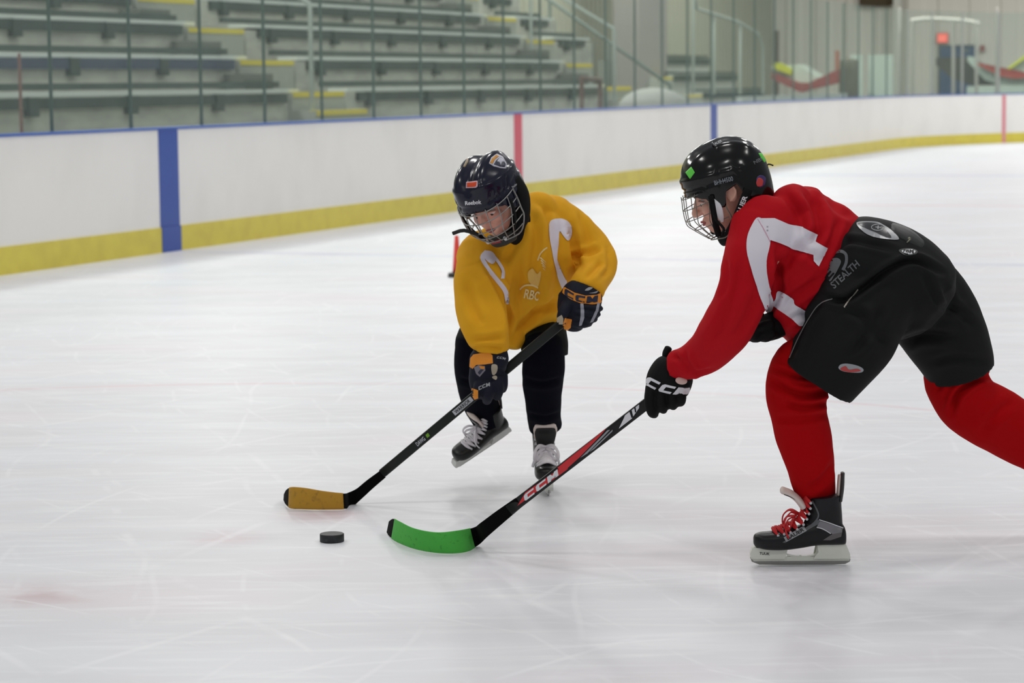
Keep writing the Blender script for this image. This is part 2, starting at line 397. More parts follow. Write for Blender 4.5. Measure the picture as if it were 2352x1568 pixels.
# ---- dasher boards
white = mat('board_white', (247, 245, 241), .32, noise=(1.5, (241, 239, 235), .45, .7, (1, 1, .6)), spec=.3)
yellow = mat('kick_yellow', (228, 212, 84), .4, noise=(5, (218, 200, 78), .4, .7))
capb = mat('cap_blue', (62, 100, 178), .35); blue = mat('stripe_blue', (52, 84, 168), .4); redm = mat('stripe_red', (216, 84, 104), .4)
bd = empty('dasher_boards', RP(0, -.1)); tag(bd, 'white rink boards with yellow kick strip and blue top rail', 'rink boards', kind='structure')
bm = bmesh.new(); wall_strip(bm, 0, .14, .2, 1.055); obj('board_face', bm, white, bd)
bm = bmesh.new(); wall_strip(bm, -.012, .14, 0, .215); obj('kick_strip', bm, yellow, bd)
bm = bmesh.new(); wall_strip(bm, -.015, .16, 1.052, 1.072); obj('top_rail', bm, capb, bd)
for nm, s, w, m2 in (('blue_line_stripe', 0.0, .34, blue), ('red_line_stripe', S_RED, .26, redm), ('blue_line_stripe', S_BLUE2, .34, blue)):
    bm = bmesh.new(); rbox(bm, s - w / 2, s + w / 2, -.05, .006, .2, 1.053); rbox(bm, s - w / 2, s + w / 2, -.05, .018, 0.001, .218); obj(nm, bm, m2, bd)
w = math.acos(1 - 1.42 / R_ARC); c = Vector((S_ARC + (R_ARC) * math.sin(w), R_ARC - R_ARC * math.cos(w)))
tdir = RD * math.cos(w) + RM * math.sin(w); ndir = -RD * math.sin(w) + RM * math.cos(w)
bm = bmesh.new(); box(bm, RP(c.x, c.y, .52) + ndir * -.01, (.10, .05, 1.03), R=(tdir, ndir, RZ)); obj('goal_line_stripe', bm, mat('goal_red', (224, 140, 150), .4), bd)

# ---- glass above the boards: seamless panels
def glass_material(name, tint, rough=.05, haze=.07):
    m = bpy.data.materials.new(name); m.use_nodes = True; nt = m.node_tree; nt.nodes.remove(nt.nodes['Principled BSDF']); L = nt.links
    tr = nt.nodes.new('ShaderNodeBsdfTransparent'); tr.inputs[0].default_value = tint + (1,)
    gl = nt.nodes.new('ShaderNodeBsdfGlossy'); gl.inputs['Roughness'].default_value = rough; gl.inputs[0].default_value = (.9, .95, .93, 1)
    df = nt.nodes.new('ShaderNodeBsdfDiffuse'); df.inputs[0].default_value = (.55, .62, .58, 1)
    fr = nt.nodes.new('ShaderNodeValue'); fr.outputs[0].default_value = .035
    tc = nt.nodes.new('ShaderNodeTexCoord'); n = nt.nodes.new('ShaderNodeTexNoise'); n.inputs['Scale'].default_value = 2.5
    mr = nt.nodes.new('ShaderNodeMapRange'); mr.inputs['To Min'].default_value = haze * .6; mr.inputs['To Max'].default_value = haze * 1.4
    L.new(tc.outputs['Object'], n.inputs['Vector']); L.new(n.outputs[0], mr.inputs[0])
    a = nt.nodes.new('ShaderNodeMixShader'); b = nt.nodes.new('ShaderNodeMixShader')
    L.new(mr.outputs[0], a.inputs[0]); L.new(tr.outputs[0], a.inputs[1]); L.new(df.outputs[0], a.inputs[2])
    L.new(fr.outputs[0], b.inputs[0]); L.new(a.outputs[0], b.inputs[1]); L.new(gl.outputs[0], b.inputs[2])
    L.new(b.outputs[0], nt.nodes['Material Output'].inputs[0]); return m
glass = glass_material('shield_glass', (.925, .96, .94))
seam = mat('seam_dark', (88, 106, 100), .5); postm = mat('post_alu', (176, 178, 174), .35, metal=.3)
def panel(p0, p1, z1, seam_m=seam, sw=.014, dark=False):
    d = (p1 - p0); L_ = d.length; d.normalize(); n = Vector((d.y, -d.x, 0)); c = (p0 + p1) / 2
    bm = bmesh.new(); box(bm, c + RZ * ((1.074 + z1) / 2), (L_ - .006, .012, z1 - 1.074), R=(d, n, RZ))
    o = obj('glass_panel', bm, glass); o['group'] = 'clear shield panels on the rink boards'
    tag(o, 'clear greenish shield panel standing on the white rink boards', 'glass panel')
    bm = bmesh.new(); box(bm, p1 + RZ * ((1.074 + z1) / 2), (sw, .026, z1 - 1.074), R=(d, n, RZ)); obj('seam_strip', bm, seam_m, o)
ZG = 2.82
ss = [-10.6 + 1.262 * i for i in range(33) if -10.6 + 1.262 * i < S_ARC - .2] 
for a, b in zip(ss, ss[1:]): panel(RP(a, -.07), RP(b, -.07), ZG)
arc = [math.pi / 2 * i / 11 for i in range(12)]
ap = [RP(ss[-1], -.07)] + [RP(S_ARC + (R_ARC + .07) * math.sin(w), R_ARC - (R_ARC + .07) * math.cos(w)) for w in arc[1:]]
for a, b in zip(ap, ap[1:]): panel(a, b, ZG, postm, .05)

# ---- the hall behind
conc = mat('stand_concrete', (188, 188, 178), .85, noise=(2.2, (168, 168, 160), .4, .65, (1, 1, 3)))
conc2 = mat('concrete_step', (160, 163, 155), .85)
side = mat('siding_olive', (160, 160, 142), .7); pale = mat('siding_pale', (226, 222, 212), .7)
def siding(name, p0, d, L_, z0, z1, m, label, pitch=.32, depth=.05, nrm=None):
    bm = bmesh.new(); n = nrm; k = int(L_ / pitch); prof = []
    for i in range(k):
        x = i * pitch; prof += [(x, 0), (x + pitch * .42, 0), (x + pitch * .5, depth), (x + pitch * .92, depth)]
    prof.append((k * pitch, 0)); lo = []
    for (x, y) in prof:
        lo.append((bm.verts.new(p0 + d * x + n * y + RZ * z0), bm.verts.new(p0 + d * x + n * y + RZ * z1)))
    for a, b in zip(lo, lo[1:]): bm.faces.new((a[0], b[0], b[1], a[1]))
    bk = [bm.verts.new(p0 - n * .1 + RZ * z0), bm.verts.new(p0 - n * .1 + RZ * z1), bm.verts.new(p0 + d * L_ - n * .1 + RZ * z1), bm.verts.new(p0 + d * L_ - n * .1 + RZ * z0)]
    bm.faces.new(bk)
    return tag(obj(name, bm, m), label, kind='structure')
QW, SE = -8.2, 52.0
siding('wall_side', RP(-16, QW), RD, 68, 0, 9, side, 'olive grey ribbed metal wall behind the stands', nrm=RM)
siding('wall_end', RP(SE, QW), RM, 34, 0, 9, pale, 'pale ribbed metal wall at the far end of the rink', nrm=-RD, pitch=.9, depth=.06)

# stands: stepped concrete, one block per section, with benches
seat_z = [1.377, 1.77, 2.18, 2.535, 2.915, 3.29, 3.67]; step_z = [1.335, 1.715, 2.105, 2.485, 2.865, 3.235, 3.61]
rowq = [-2.25 - .67 * i for i in range(7)]
seatm = mat('bench_alu', (215, 220, 215), .5); green = mat('bench_green', (30, 54, 44), .5, noise=(4, (24, 40, 34), .4, .7)); yel = mat('nosing_yellow', (214, 196, 50), .6); bluec = mat('bench_navy', (38, 54, 82), .6)
def terrace(s0, s1, label, rows=7, first=0):
    bm = bmesh.new()
    for i in range(first, rows):
        q0 = rowq[i]; rbox(bm, s0, s1, QW + .1, q0, (step_z[i - 1] - .002 if i > first else 0), step_z[i])
    return tag(obj('concrete_terrace', bm, conc), label, 'bleacher terrace')
SA, SB, SC_, SD = -13.0, 7.42, 8.62, 18.6
terrace(SA, SB, 'grey concrete bleacher terrace left of the first aisle')
terrace(SC_, SD, 'grey concrete bleacher terrace between the two aisles')
terrace(19.8, 21.9, 'short concrete terrace right of the second aisle', first=2)
def bench(s0, s1, i, label, rowname, navy=False):
    q = rowq[i]; z = seat_z[i]; p = empty('bench', RP((s0 + s1) / 2, q, step_z[i]))
    tag(p, label, 'bench', rowname)
    bm = bmesh.new(); rbox(bm, s0, s1, q - .27, q - .0, z - .045, z); obj('seat_plank', bm, seatm, p)
    bm = bmesh.new(); rbox(bm, s0 - .1, s1 + .1, q - .34, q - .30, z + .02, z + .085); obj('back_rail', bm, green, p)
    bm = bmesh.new(); rbox(bm, s0 + .25, s1 - .4, q + .0, q + .05, z - .16, z - .055); obj('front_fascia', bm, bluec if navy else green, p)  # dark under-frame face, also stands in for the shade below the plank
    s = s0 + .6; n = 0
    while s < s1 - .2:
        bm = bmesh.new(); rbox(bm, s - .09, s + .09, q + .0, q + .07, z - .23, z - .05); rbox(bm, s - .03, s + .03, q - .34, q, z - .08, z - .04); obj('bracket', bm, green, p); s += 1.9
ordn = ['lowest', 'second', 'third', 'fourth', 'fifth', 'sixth', 'seventh']
for i in range(6):
    bench(SA + .5, SB - .12, i, f'green and silver bleacher bench left of the first aisle, {ordn[i]} row up', 'bleacher benches', navy=(i == 1))
    bench(SC_ + .05, SD - .02, i, f'green and silver bleacher bench between the two aisles, {ordn[i]} row up', 'bleacher benches')
    if i >= 2: bench(19.9, 21.8, i, f'short green and silver bleacher bench right of the second aisle, {ordn[i]} row up', 'bleacher benches')
def aisle(s0, s1, label):
    a = empty('aisle_steps', RP((s0 + s1) / 2, rowq[0] + .3)); tag(a, label, 'steps')
    zz = [(rowq[0] + .62, .55), (rowq[0] + .35, 1.12)] + [(rowq[i] + .05, step_z[i]) for i in range(7)]
    prev = 0
    for q, z in zz:
        bm = bmesh.new(); rbox(bm, s0, s1, QW + .1, q, prev, z - .002); obj('step', bm, conc2, a)
        bm = bmesh.new(); rbox(bm, s0 + .02, s1 - .02, q - .1, q + .012, z - .055, z + .004); obj('nosing', bm, yel, a); prev = z
        # half step in the middle of each rise
        bm = bmesh.new()
    for i in range(6):
        zc = (step_z[i] + step_z[i + 1]) / 2; bm = bmesh.new(); rbox(bm, s0 - .42, s0 + .3, rowq[i + 1] + .05, rowq[i + 1] + .33, step_z[i], zc + .03); obj('half_step', bm, mat('half_step', (98, 102, 96), .9), a)
aisle(SB - .4, SC_ - .15, 'concrete aisle steps with yellow nosings, nearer of the two aisles')
aisle(SD - .1, 19.8, 'concrete aisle steps with yellow nosings, farther of the two aisles')
# front walkway wall in front of the stand
bm = bmesh.new(); rbox(bm, SA, 18.4, rowq[0] + .001, rowq[0] + .06, .0, .95); tag(obj('stand_front_wall', bm, mat('front_wall', (150, 153, 146), .8, noise=(1.2, (140, 146, 118), .5, .7, (1, 1, 5)))), 'low pale wall along the front of the bleachers', 'low wall')
# handrails
railm = mat('rail_grey', (168, 176, 170), .4, metal=.2); raild = mat('rail_dark', (96, 108, 102), .5)
def rail(name, pts, r, m, label, cat='handrail', posts=()):
    e = empty(name, pts[0]); tag(e, label, cat)
    bm = bmesh.new(); wires(bm, [pts], r, k=1); obj('top_rail', bm, m, e, smooth=True)
    for a, b in posts:
        bm = bmesh.new(); wires(bm, [[a, b]], r, k=1); obj('post', bm, m, e, smooth=True)
    return e
def rr(px, py, q): s, z = onq(px, py, q); return RP(s, q, z)
a0 = rr(712, 12, -2.0); s0_ = onq(712, 12, -2.0)[0]
rail('aisle_handrail', [RP(s0_, -2.0, 2.35), RP(s0_, -3.4, 3.1), RP(s0_, -4.8, 3.9), RP(s0_, -5.6, 4.35)], .028, railm, 'grey handrail rising with the nearer aisle steps', posts=[(RP(s0_, -2.0, 1.12), RP(s0_, -2.0, 2.35)), (RP(s0_, -4.8, 2.4), RP(s0_, -4.8, 3.9))])
s1_ = onq(1410, 60, -2.0)[0]
rail('aisle_handrail', [RP(s1_, -2.0, 2.25), RP(s1_, -3.2, 2.95), RP(s1_, -5.2, 4.1)], .028, railm, 'grey handrail rising with the farther aisle steps', posts=[(RP(s1_, -2.0, 1.1), RP(s1_, -2.0, 2.25)), (RP(s1_, -3.4, 1.5), RP(s1_, -3.4, 3.05))])
s2_ = 22.0
rail('end_guardrail', [RP(s2_, -2.2, 1.35), RP(s2_, -3.3, 2.1), RP(s2_, -4.4, 2.85), RP(s2_, -6.5, 4.2)], .03, raild, 'dark sloping guardrail at the right end of the bleachers', 'guardrail', posts=[(RP(s2_, -2.2, 0), RP(s2_, -2.2, 1.35)), (RP(s2_, -3.3, 0), RP(s2_, -3.3, 2.1)), (RP(s2_, -4.4, 0), RP(s2_, -4.4, 2.85))])
# bleacher end wall and vertical panels beyond it
bm = bmesh.new(); rbox(bm, 21.9, 22.02, QW + .1, -3.6, 0, 2.1); tag(obj('stand_end_wall', bm, mat('endwall', (128, 136, 128), .8)), 'grey concrete wall closing the right end of the bleachers', 'low wall')
bm = bmesh.new(); a = onq(1468, 100, -6.2)[0]; b = onq(1532, 100, -6.2)[0]; rbox(bm, a, b, -6.8, -6.2, 0, 9)
tag(obj('concrete_pillar', bm, mat('pillar', (140, 136, 132), .8)), 'broad grey pillar right of the bleachers', 'pillar')
# second, smaller stand with a stair rail
t2 = empty('small_bleacher', RP(33, -6)); tag(t2, 'small dark bleacher behind the glass near the far blue stripe', 'bleacher')
for i in range(4):
    q = -4.6 - .7 * i; s0 = 33.5 ; bm = bmesh.new(); rbox(bm, s0, s0 + 6.5, q - .7, q, 0, .7 + .4 * i); obj('terrace_step', bm, conc2, t2)
    bm = bmesh.new(); rbox(bm, s0 + 1.2, s0 + 6.5, q - .3, q, .78 + .4 * i, .83 + .4 * i); obj('seat_plank', bm, green, t2)
    bm = bmesh.new(); rbox(bm, s0 + 1.2, s0 + 6.5, q + .0, q + .04, .62 + .4 * i, .76 + .4 * i); obj('front_fascia', bm, green, t2)
    bm = bmesh.new(); rbox(bm, s0 + .05, s0 + 1.1, q - .1, q + .01, .66 + .4 * i, .705 + .4 * i); obj('nosing', bm, yel, t2)
q3 = -4.4
rail('stair_handrail', [rr(1592, -30, q3), rr(1600, 20, q3), rr(1700, 52, q3), rr(1742, 78, q3), rr(1752, 110, q3), rr(1752, 215, q3)], .035, railm, 'pale curved stair rail beside the small far bleacher', posts=[(rr(1592, -30, q3), rr(1592, 215, q3)), (rr(1640, 34, q3), rr(1640, 215, q3)), (rr(1700, 52, q3), rr(1700, 215, q3))])
s4, z4 = onq(44, 124, -1.0); bm = bmesh.new(); wires(bm, [[RP(s4, -1.0, 0), RP(s4, -1.0, z4)]], .013, k=1); tag(obj('marker_pole', bm, mat('pole_maroon', (130, 88, 82), .6), smooth=True), 'thin dark red pole behind the glass left of the first aisle', 'pole')
brn = mat('post_brown', (96, 70, 62), .7); s5, z5 = onq(1378, 184, -1.6); s6, z6 = onq(1336, 180, -1.6)
gg = rail('brown_guardrail', [RP(s6, -1.6, z6), RP(s5, -1.6, z5)], .035, brn, 'low brown guardrail at the foot of the farther aisle', 'guardrail', posts=[(RP(s5, -1.6, 0), RP(s5, -1.6, z5)), (RP(s6, -1.6, 0), RP(s6, -1.6, z6))])
# clutter between stand and far corner
rnd = mat('tarp_grey', (168, 168, 164), .8); 
bm = bmesh.new(); c = rr(1500, 225, -1.2); ell(bm, Vector((c.x, c.y, 1.0)), (.55, .5, .32)); tag(obj('covered_mound', bm, rnd), 'pale grey rounded heap behind the boards at the end of the bleachers', 'heap')
bm = bmesh.new()
s0 = onq(520, 160, -1.2)[0]; ptsn = [(5.2, .9, .1), (6.6, 1.22, .25), (7.4, 1.62, .42), (8.6, 1.66, .45), (9.4, 1.5, .4), (10.6, 1.36, .25), (13.4, 1.1, .12)]
# ---- far corner: column, door, exit sign, poles
def sbox(px0, py0, px1, py1, s, th=.05):
    """box face on the plane s = const covering a picture rectangle"""
    q0, z1 = ons(px0, py0, s); q1, z0 = ons(px1, py1, s); bm = bmesh.new(); rbox(bm, s - th, s, q0, q1, z0, z1); return bm
SW = SE - .12
tag(obj('corner_column', sbox(2057, -60, 2072, 262, SW - .3, .3), mat('column_white', (206, 206, 196), .6)), 'pale steel column where the two far walls meet', 'column')
tag(obj('dark_opening', sbox(1975, -60, 2052, 13, SW - .1, .1), mat('brown_dark', (78, 66, 46), .8)), 'dark brown panel high on the far wall left of the pale column', 'panel')
dr = empty('door_1', RP(SW, 8)); tag(dr, 'dark blue double doorway in the far pale wall', kind='structure')
obj('door_frame', sbox(2156, 104, 2242, 262, SW - .02, .05), mat('door_frame', (70, 84, 82), .6), dr)
obj('door_leaf', sbox(2160, 108, 2198, 262, SW - .07, .04), mat('door_blue', (44, 76, 116), .5), dr)
obj('door_leaf', sbox(2201, 108, 2239, 262, SW - .07, .04), mat('door_blue'), dr)
obj('door_window', sbox(2208, 112, 2226, 120, SW - .11, .02), mat('door_pane', (92, 110, 112), .3), dr)
ex = empty('exit_sign', RP(SW, 8, 3)); tag(ex, 'glowing red exit sign on the pale wall above the blue doorway', 'exit sign')
obj('sign_box', sbox(2152, 76, 2178, 99, SW - .03, .08), mat('exit_body', (200, 90, 78), .5), ex)
obj('sign_face', sbox(2154, 78, 2176, 97, SW - .11, .01), mat('exit_face', (238, 110, 96), .5, emit=((236, 90, 76), .75)), ex)
qa, za = ons(2155, 93, SW - .125); qb, zb = ons(2175, 82, SW - .125)
me = text_poly('EXIT', bold=.03); bm = bmesh.new(); bm.from_mesh(me); xs = [v.co.x for v in bm.verts]; ys = [v.co.y for v in bm.verts]
for v in bm.verts:
    u = (v.co.x - min(xs)) / (max(xs) - min(xs)); t_ = (v.co.y - min(ys)) / (max(ys) - min(ys)); v.co = RP(SW - .125, qa + (qb - qa) * u, za + (zb - za) * t_)
obj('sign_letters', bm, mat('exit_letters', (250, 140, 124), .5, emit=((250, 150, 130), .5)), ex)
tag(obj('alarm_box', sbox(2252, 104, 2262, 118, SW - .02, .1), mat('alarm', (150, 70, 66), .5)), 'small dark red alarm box on the wall right of the blue doorway', 'alarm')
# players' gate frame: white posts with a bowed white top bar
gf = empty('gate_frame', RP(44, 6)); tag(gf, 'white framed enclosure with a bowed top bar behind the corner glass', 'frame')
SG = 42.0
def gp(px, py, s=SG): q, z = ons(px, py, s); return RP(s, q, z)
wp = mat('frame_white', (214, 212, 204), .4)
bm = bmesh.new(); wires(bm, [[gp(2093, 47), gp(2130, 43), gp(2180, 45), gp(2220, 48), gp(2247, 54)]], .05, k=4); obj('top_bar', bm, wp, gf, smooth=True)
for x in (2096, 2143, 2190, 2243):
    bm = bmesh.new(); pb = gp(x, 245); pb.z = 0; wires(bm, [[gp(x, 48), pb]], .045, k=1); obj('post', bm, mat('post_grey', (168, 166, 160), .5), gf, smooth=True)
for x in (2066, 2290):
    bm = bmesh.new(); pb = gp(x, 245); pb.z = 0; wires(bm, [[gp(x, 20), pb]], .045, k=1); tag(obj('support_pole', bm, mat('post_grey'), smooth=True), 'grey upright pole ' + ('left' if x < 2100 else 'right') + ' of the white framed enclosure', 'pole')
# curved piece with red and yellow edges, dark underneath
def sheet(name, loop, s0, s1, m, parent):
    bm = bmesh.new(); A = []; B = []
    for px, py in loop:
        q, z = ons(px, py, s0); A.append(bm.verts.new(RP(s0, q, z))); B.append(bm.verts.new(RP(s1, q, z)))
    n = len(A)
    for i in range(n): bm.faces.new((A[i], A[(i + 1) % n], B[(i + 1) % n], B[i]))
    f1 = bm.faces.new(A); f2 = bm.faces.new(B); bmesh.ops.triangulate(bm, faces=[f1, f2]); return obj(name, bm, m, parent)
rp_ = empty('curved_piece', RP(47, 10)); tag(rp_, 'white curved slide with red rim and dark underside behind the corner glass', 'piece')
sheet('underside', [(2150, 132), (2222, 130), (2250, 158), (2300, 190), (2300, 196), (2230, 196), (2185, 180), (2150, 150)], 46, 47, mat('piece_dark', (58, 60, 52), .8), rp_)
sheet('piece_body', [(2222, 129), (2232, 131), (2262, 156), (2300, 172), (2330, 180), (2400, 176), (2400, 196), (2300, 196), (2262, 184), (2240, 160), (2222, 140)], 45.6, 45.9, mat('piece_pale', (164, 178, 168), .6), rp_)
sheet('red_rim', [(2245, 144), (2268, 156), (2300, 172), (2330, 177), (2400, 172), (2400, 175), (2330, 180), (2300, 175), (2268, 160), (2245, 148)], 45.4, 45.6, mat('rim_red', (170, 62, 48), .6), rp_)
yb = empty('yellow_edged_panel', RP(47, 12)); tag(yb, 'white panel with a yellow sloping edge rising at the right side', 'panel')
sheet('panel', [(2300, 168), (2400, 100), (2400, 176), (2330, 178)], 46.2, 46.4, mat('panel_white', (196, 204, 192), .6), yb)
sheet('yellow_edge', [(2300, 166), (2400, 92), (2400, 102), (2300, 172)], 46.0, 46.2, mat('edge_yellow', (196, 204, 60), .6), yb)
cr = empty('equipment_cart', RP(40, 1)); tag(cr, 'pale cart with a yellow flap and red base beyond the far glass', 'cart')
sheet('cover', [(1772, 152), (1830, 148), (1880, 178), (1838, 205), (1780, 175)], 44, 45, mat('cart_white', (186, 196, 184), .7), cr)
sheet('flap', [(1774, 146), (1790, 144), (1818, 160), (1816, 172), (1778, 158)], 43.8, 44, mat('flap_yellow', (184, 190, 40), .7), cr)
sheet('base', [(1772, 168), (1830, 190), (1858, 190), (1922, 160), (1924, 190), (1860, 205), (1838, 212), (1774, 182)], 43.6, 44, mat('cart_red', (134, 54, 52), .7), cr)
sheet('frame_bar', [(1918, 116), (1926, 116), (1926, 160), (1918, 160)], 43.6, 43.7, mat('bar_red', (150, 92, 74), .7), cr)
br = empty('storage_barrel', gp(1950, 200)); tag(br, 'dark brown barrel beyond the far glass', 'barrel')
bm = bmesh.new(); a = gp(1950, 216, 41); b = gp(1950, 140, 41); a.z = 0; tube(bm, [(a.x, a.y, a.z, .2, .2), (a.x, a.y, b.z * .5, .25, .25), (b.x, b.y, b.z, .22, .22)], ref=RD, n=20, cap=(0, .3)); br.location = (0, 0, 0); obj('barrel_body', bm, mat('barrel', (84, 82, 70), .7), br)
wb = mat('wb', (178, 192, 182), .6)
for (x0, y0, x1, y1, s, lab) in ((1955, 126, 1982, 190, 45, 'pale board leaning beyond the glass right of the brown barrel'), (1995, 126, 2052, 172, 46, 'pale board beyond the glass left of the white column'), (2222, 198, 2400, 240, 43.5, 'low pale wall section behind the corner glass')):
    tag(obj('pale_board', sbox(x0, y0, x1, y1 + 60, s, .08), wb), lab, 'board')
for (x0, y0, x1, y1, s, rgb, lab) in ((1780, 70, 1815, 240, 50, (112, 100, 84), 'brown upright wall board on the side of the far corner'), (1815, 62, 1882, 240, 49, (150, 168, 156), 'pale green upright wall board near the far corner')):
    q0 = QW + .1; sA = onq(x0, 150, q0)[0]; sB = onq(x1, 150, q0)[0]; z1 = onq(x0, y0, q0)[1]; bm = bmesh.new(); rbox(bm, sA, sB, q0, q0 + .1, 0, z1)
    tag(obj('wall_board', bm, mat('wb%d' % x0, rgb, .8)), lab, 'board')
# inner barrier boards behind the glass (players' benches)
bm = bmesh.new(); rbox(bm, 24.5, 33, -1.7, -1.6, 0, 1.12); tag(obj('bench_barrier', bm, mat('barrier', (176, 182, 180), .6)), 'low pale barrier behind the boards by the far blue stripe', 'barrier')
# snow heap seen through the glass by the first aisle
def heap(rows, q, m, label):
    bm = bmesh.new(); tube(bm, [tuple(RP(s, q, z / 2)) + (z / 2, .35) for s, z in rows], ref=RM, n=16, k=3, cap=(.2, .2)); return tag(obj('snow_heap', bm, m, smooth=True), label, 'snow heap')
# traffic cone half hidden behind the player in yellow
cn = empty('training_cone', G(1050, 636)); tag(cn, 'red training pole on a black foot on the ice behind the yellow player', 'training pole')
b0 = cn.location
bm = bmesh.new(); tube(bm, [(b0.x, b0.y, .0, .07, .07), (b0.x, b0.y, .03, .066, .066), (b0.x, b0.y, .035, .04, .04)], ref=Vector((0, 1, 0)), n=20, k=1, cap=(0, 0)); obj('foot', bm, mat('rubber_black', (22, 22, 24), .6), cn)
bm = bmesh.new(); tube(bm, [(b0.x, b0.y, .03, .035, .035), (b0.x, b0.y, .16, .025, .025), (b0.x, b0.y, .3, .015, .015)], ref=Vector((0, 1, 0)), n=16, k=1, cap=(0, .5)); obj('pole', bm, mat('cone_red', (226, 70, 60), .5), cn)
# puck
pk = G(761, 1247); pk.y += .03
bm = bmesh.new(); rows = [(.0, .036), (.0015, .038), (.0235, .038), (.0254, .0362)]
tube(bm, [(pk.x, pk.y, z, r, r) for z, r in rows], ref=Vector((0, 1, 0)), n=48, k=1, cap=(0, 0))
puck = obj('hockey_puck', bm, mat('puck_rubber', (30, 31, 34), .55, noise=(60, (52, 54, 58), .55, .7), bump=(300, .3, .001)), smooth=False)
tag(puck, 'black rubber hockey puck lying on the ice before the yellow blade', 'puck')

# ================================================================ PEOPLE
skin = mat('skin', (232, 178, 156), .55, noise=(9, (226, 150, 134), .5, .8), sheen=.1)
lips = mat('lip_red', (168, 88, 84), .5); eyew = mat('eye_white', (228, 224, 220), .25); iris = mat('iris_dark', (48, 34, 28), .2); brow = mat('brow_brown', (92, 62, 44), .9)
hairm = mat('hair_fair', (150, 116, 82), .8); 
steel = mat('cage_steel', (150, 150, 146), .35, metal=.75); steeld = mat('cage_dark', (120, 118, 108), .4, metal=.6)
jblk = mat('pad_black', (14, 15, 16), .8, spec=.2); blk = mat('plain_black', (17, 18, 19), .6)

def head_frame(c, F, U):
    """c centre between the ears; F face direction, U crown direction"""
    F = Vector(F).normalized(); U = (Vector(U) - F * Vector(U).dot(F)).normalized(); Lf = U.cross(F).normalized()   # L = wearer's left
    return Vector(c), F, Lf, U
def hp(H, f, l, u): return H[0] + H[1] * f + H[2] * l + H[3] * u
def head_bm(bm, H):
    ax = (H[1], H[2], H[3]); E = lambda f, l, u, r: ell(bm, hp(H, f, l, u), r, R=ax, n=28)
    E(-.012, 0, .035, (.092, .074, .085)); E(.012, 0, .0, (.078, .064, .085)); E(.03, 0, -.055, (.052, .046, .05)); E(.055, 0, -.082, (.026, .024, .02))
    E(.072, 0, -.06, (.018, .028, .024)); E(.058, 0, .03, (.028, .05, .03)); E(.06, .032, -.022, (.026, .024, .026)); E(.06, -.032, -.022, (.026, .024, .026))
    # nose
    tube(bm, [tuple(hp(H, .086, 0, .012)) + (.006, .006), tuple(hp(H, .096, 0, -.008)) + (.008, .007), tuple(hp(H, .106, 0, -.026)) + (.011, .010), tuple(hp(H, .098, 0, -.034)) + (.009, .006)], ref=H[1], n=14, k=3)
    E(.092, .010, -.03, (.009, .007, .007)); E(.092, -.010, -.03, (.009, .007, .007))
    E(.086, 0, -.053, (.008, .018, .0045)); E(.083, 0, -.0625, (.008, .016, .0055))
    for sg in (1, -1):                                                # ears
        E(-.008, sg * .077, -.002, (.017, .007, .026)); tube(bm, [tuple(hp(H, .004, sg * .082, -.022)) + (.003, .003), tuple(hp(H, -.02, sg * .088, -.004)) + (.004, .004), tuple(hp(H, -.016, sg * .088, .02)) + (.004, .004), tuple(hp(H, .004, sg * .082, .02)) + (.003, .003)], ref=H[2], n=8, k=3)
def face_parts(H, root):
    for sg in (1, -1):
        bm = bmesh.new(); ell(bm, hp(H, .071, sg * .030, -.0), (.0125, .0135, .0115), R=(H[1], H[2], H[3]), n=20)
        ey = obj('eye', bm, eyew, root, smooth=True)
        bm = bmesh.new(); ell(bm, hp(H, .0793, sg * .030, -.0055), (.005, .0062, .0062), R=(H[1], H[2], H[3]), n=14); obj('iris', bm, iris, ey, smooth=True)
        bm = bmesh.new(); tube(bm, [tuple(hp(H, .082, sg * .014, .000)) + (.002, .003), tuple(hp(H, .084, sg * .030, .0045)) + (.0045, .004), tuple(hp(H, .074, sg * .046, .001)) + (.002, .003)], ref=H[1], n=8, k=4); obj('eyelid', bm, skin, root, smooth=True)
        bm = bmesh.new(); tube(bm, [tuple(hp(H, .089, sg * .012, .018)) + (.0025, .002), tuple(hp(H, .088, sg * .03, .024)) + (.003, .002), tuple(hp(H, .074, sg * .05, .018)) + (.0015, .001)], ref=H[1], n=8, k=4); obj('eyebrow', bm, brow, root, smooth=True)
    bm = bmesh.new(); tube(bm, [tuple(hp(H, .086, .019, -.058)) + (.0015, .002), tuple(hp(H, .0945, .008, -.055)) + (.0028, .0035), tuple(hp(H, .0945, -.008, -.055)) + (.0028, .0035), tuple(hp(H, .086, -.019, -.058)) + (.0015, .002)], ref=H[3], n=8, k=4)
    tube(bm, [tuple(hp(H, .085, .017, -.060)) + (.0015, .002), tuple(hp(H, .092, 0, -.0645)) + (.0032, .0038), tuple(hp(H, .085, -.017, -.060)) + (.0015, .002)], ref=H[3], n=8, k=4)
    obj('lips', bm, lips, root, smooth=True)

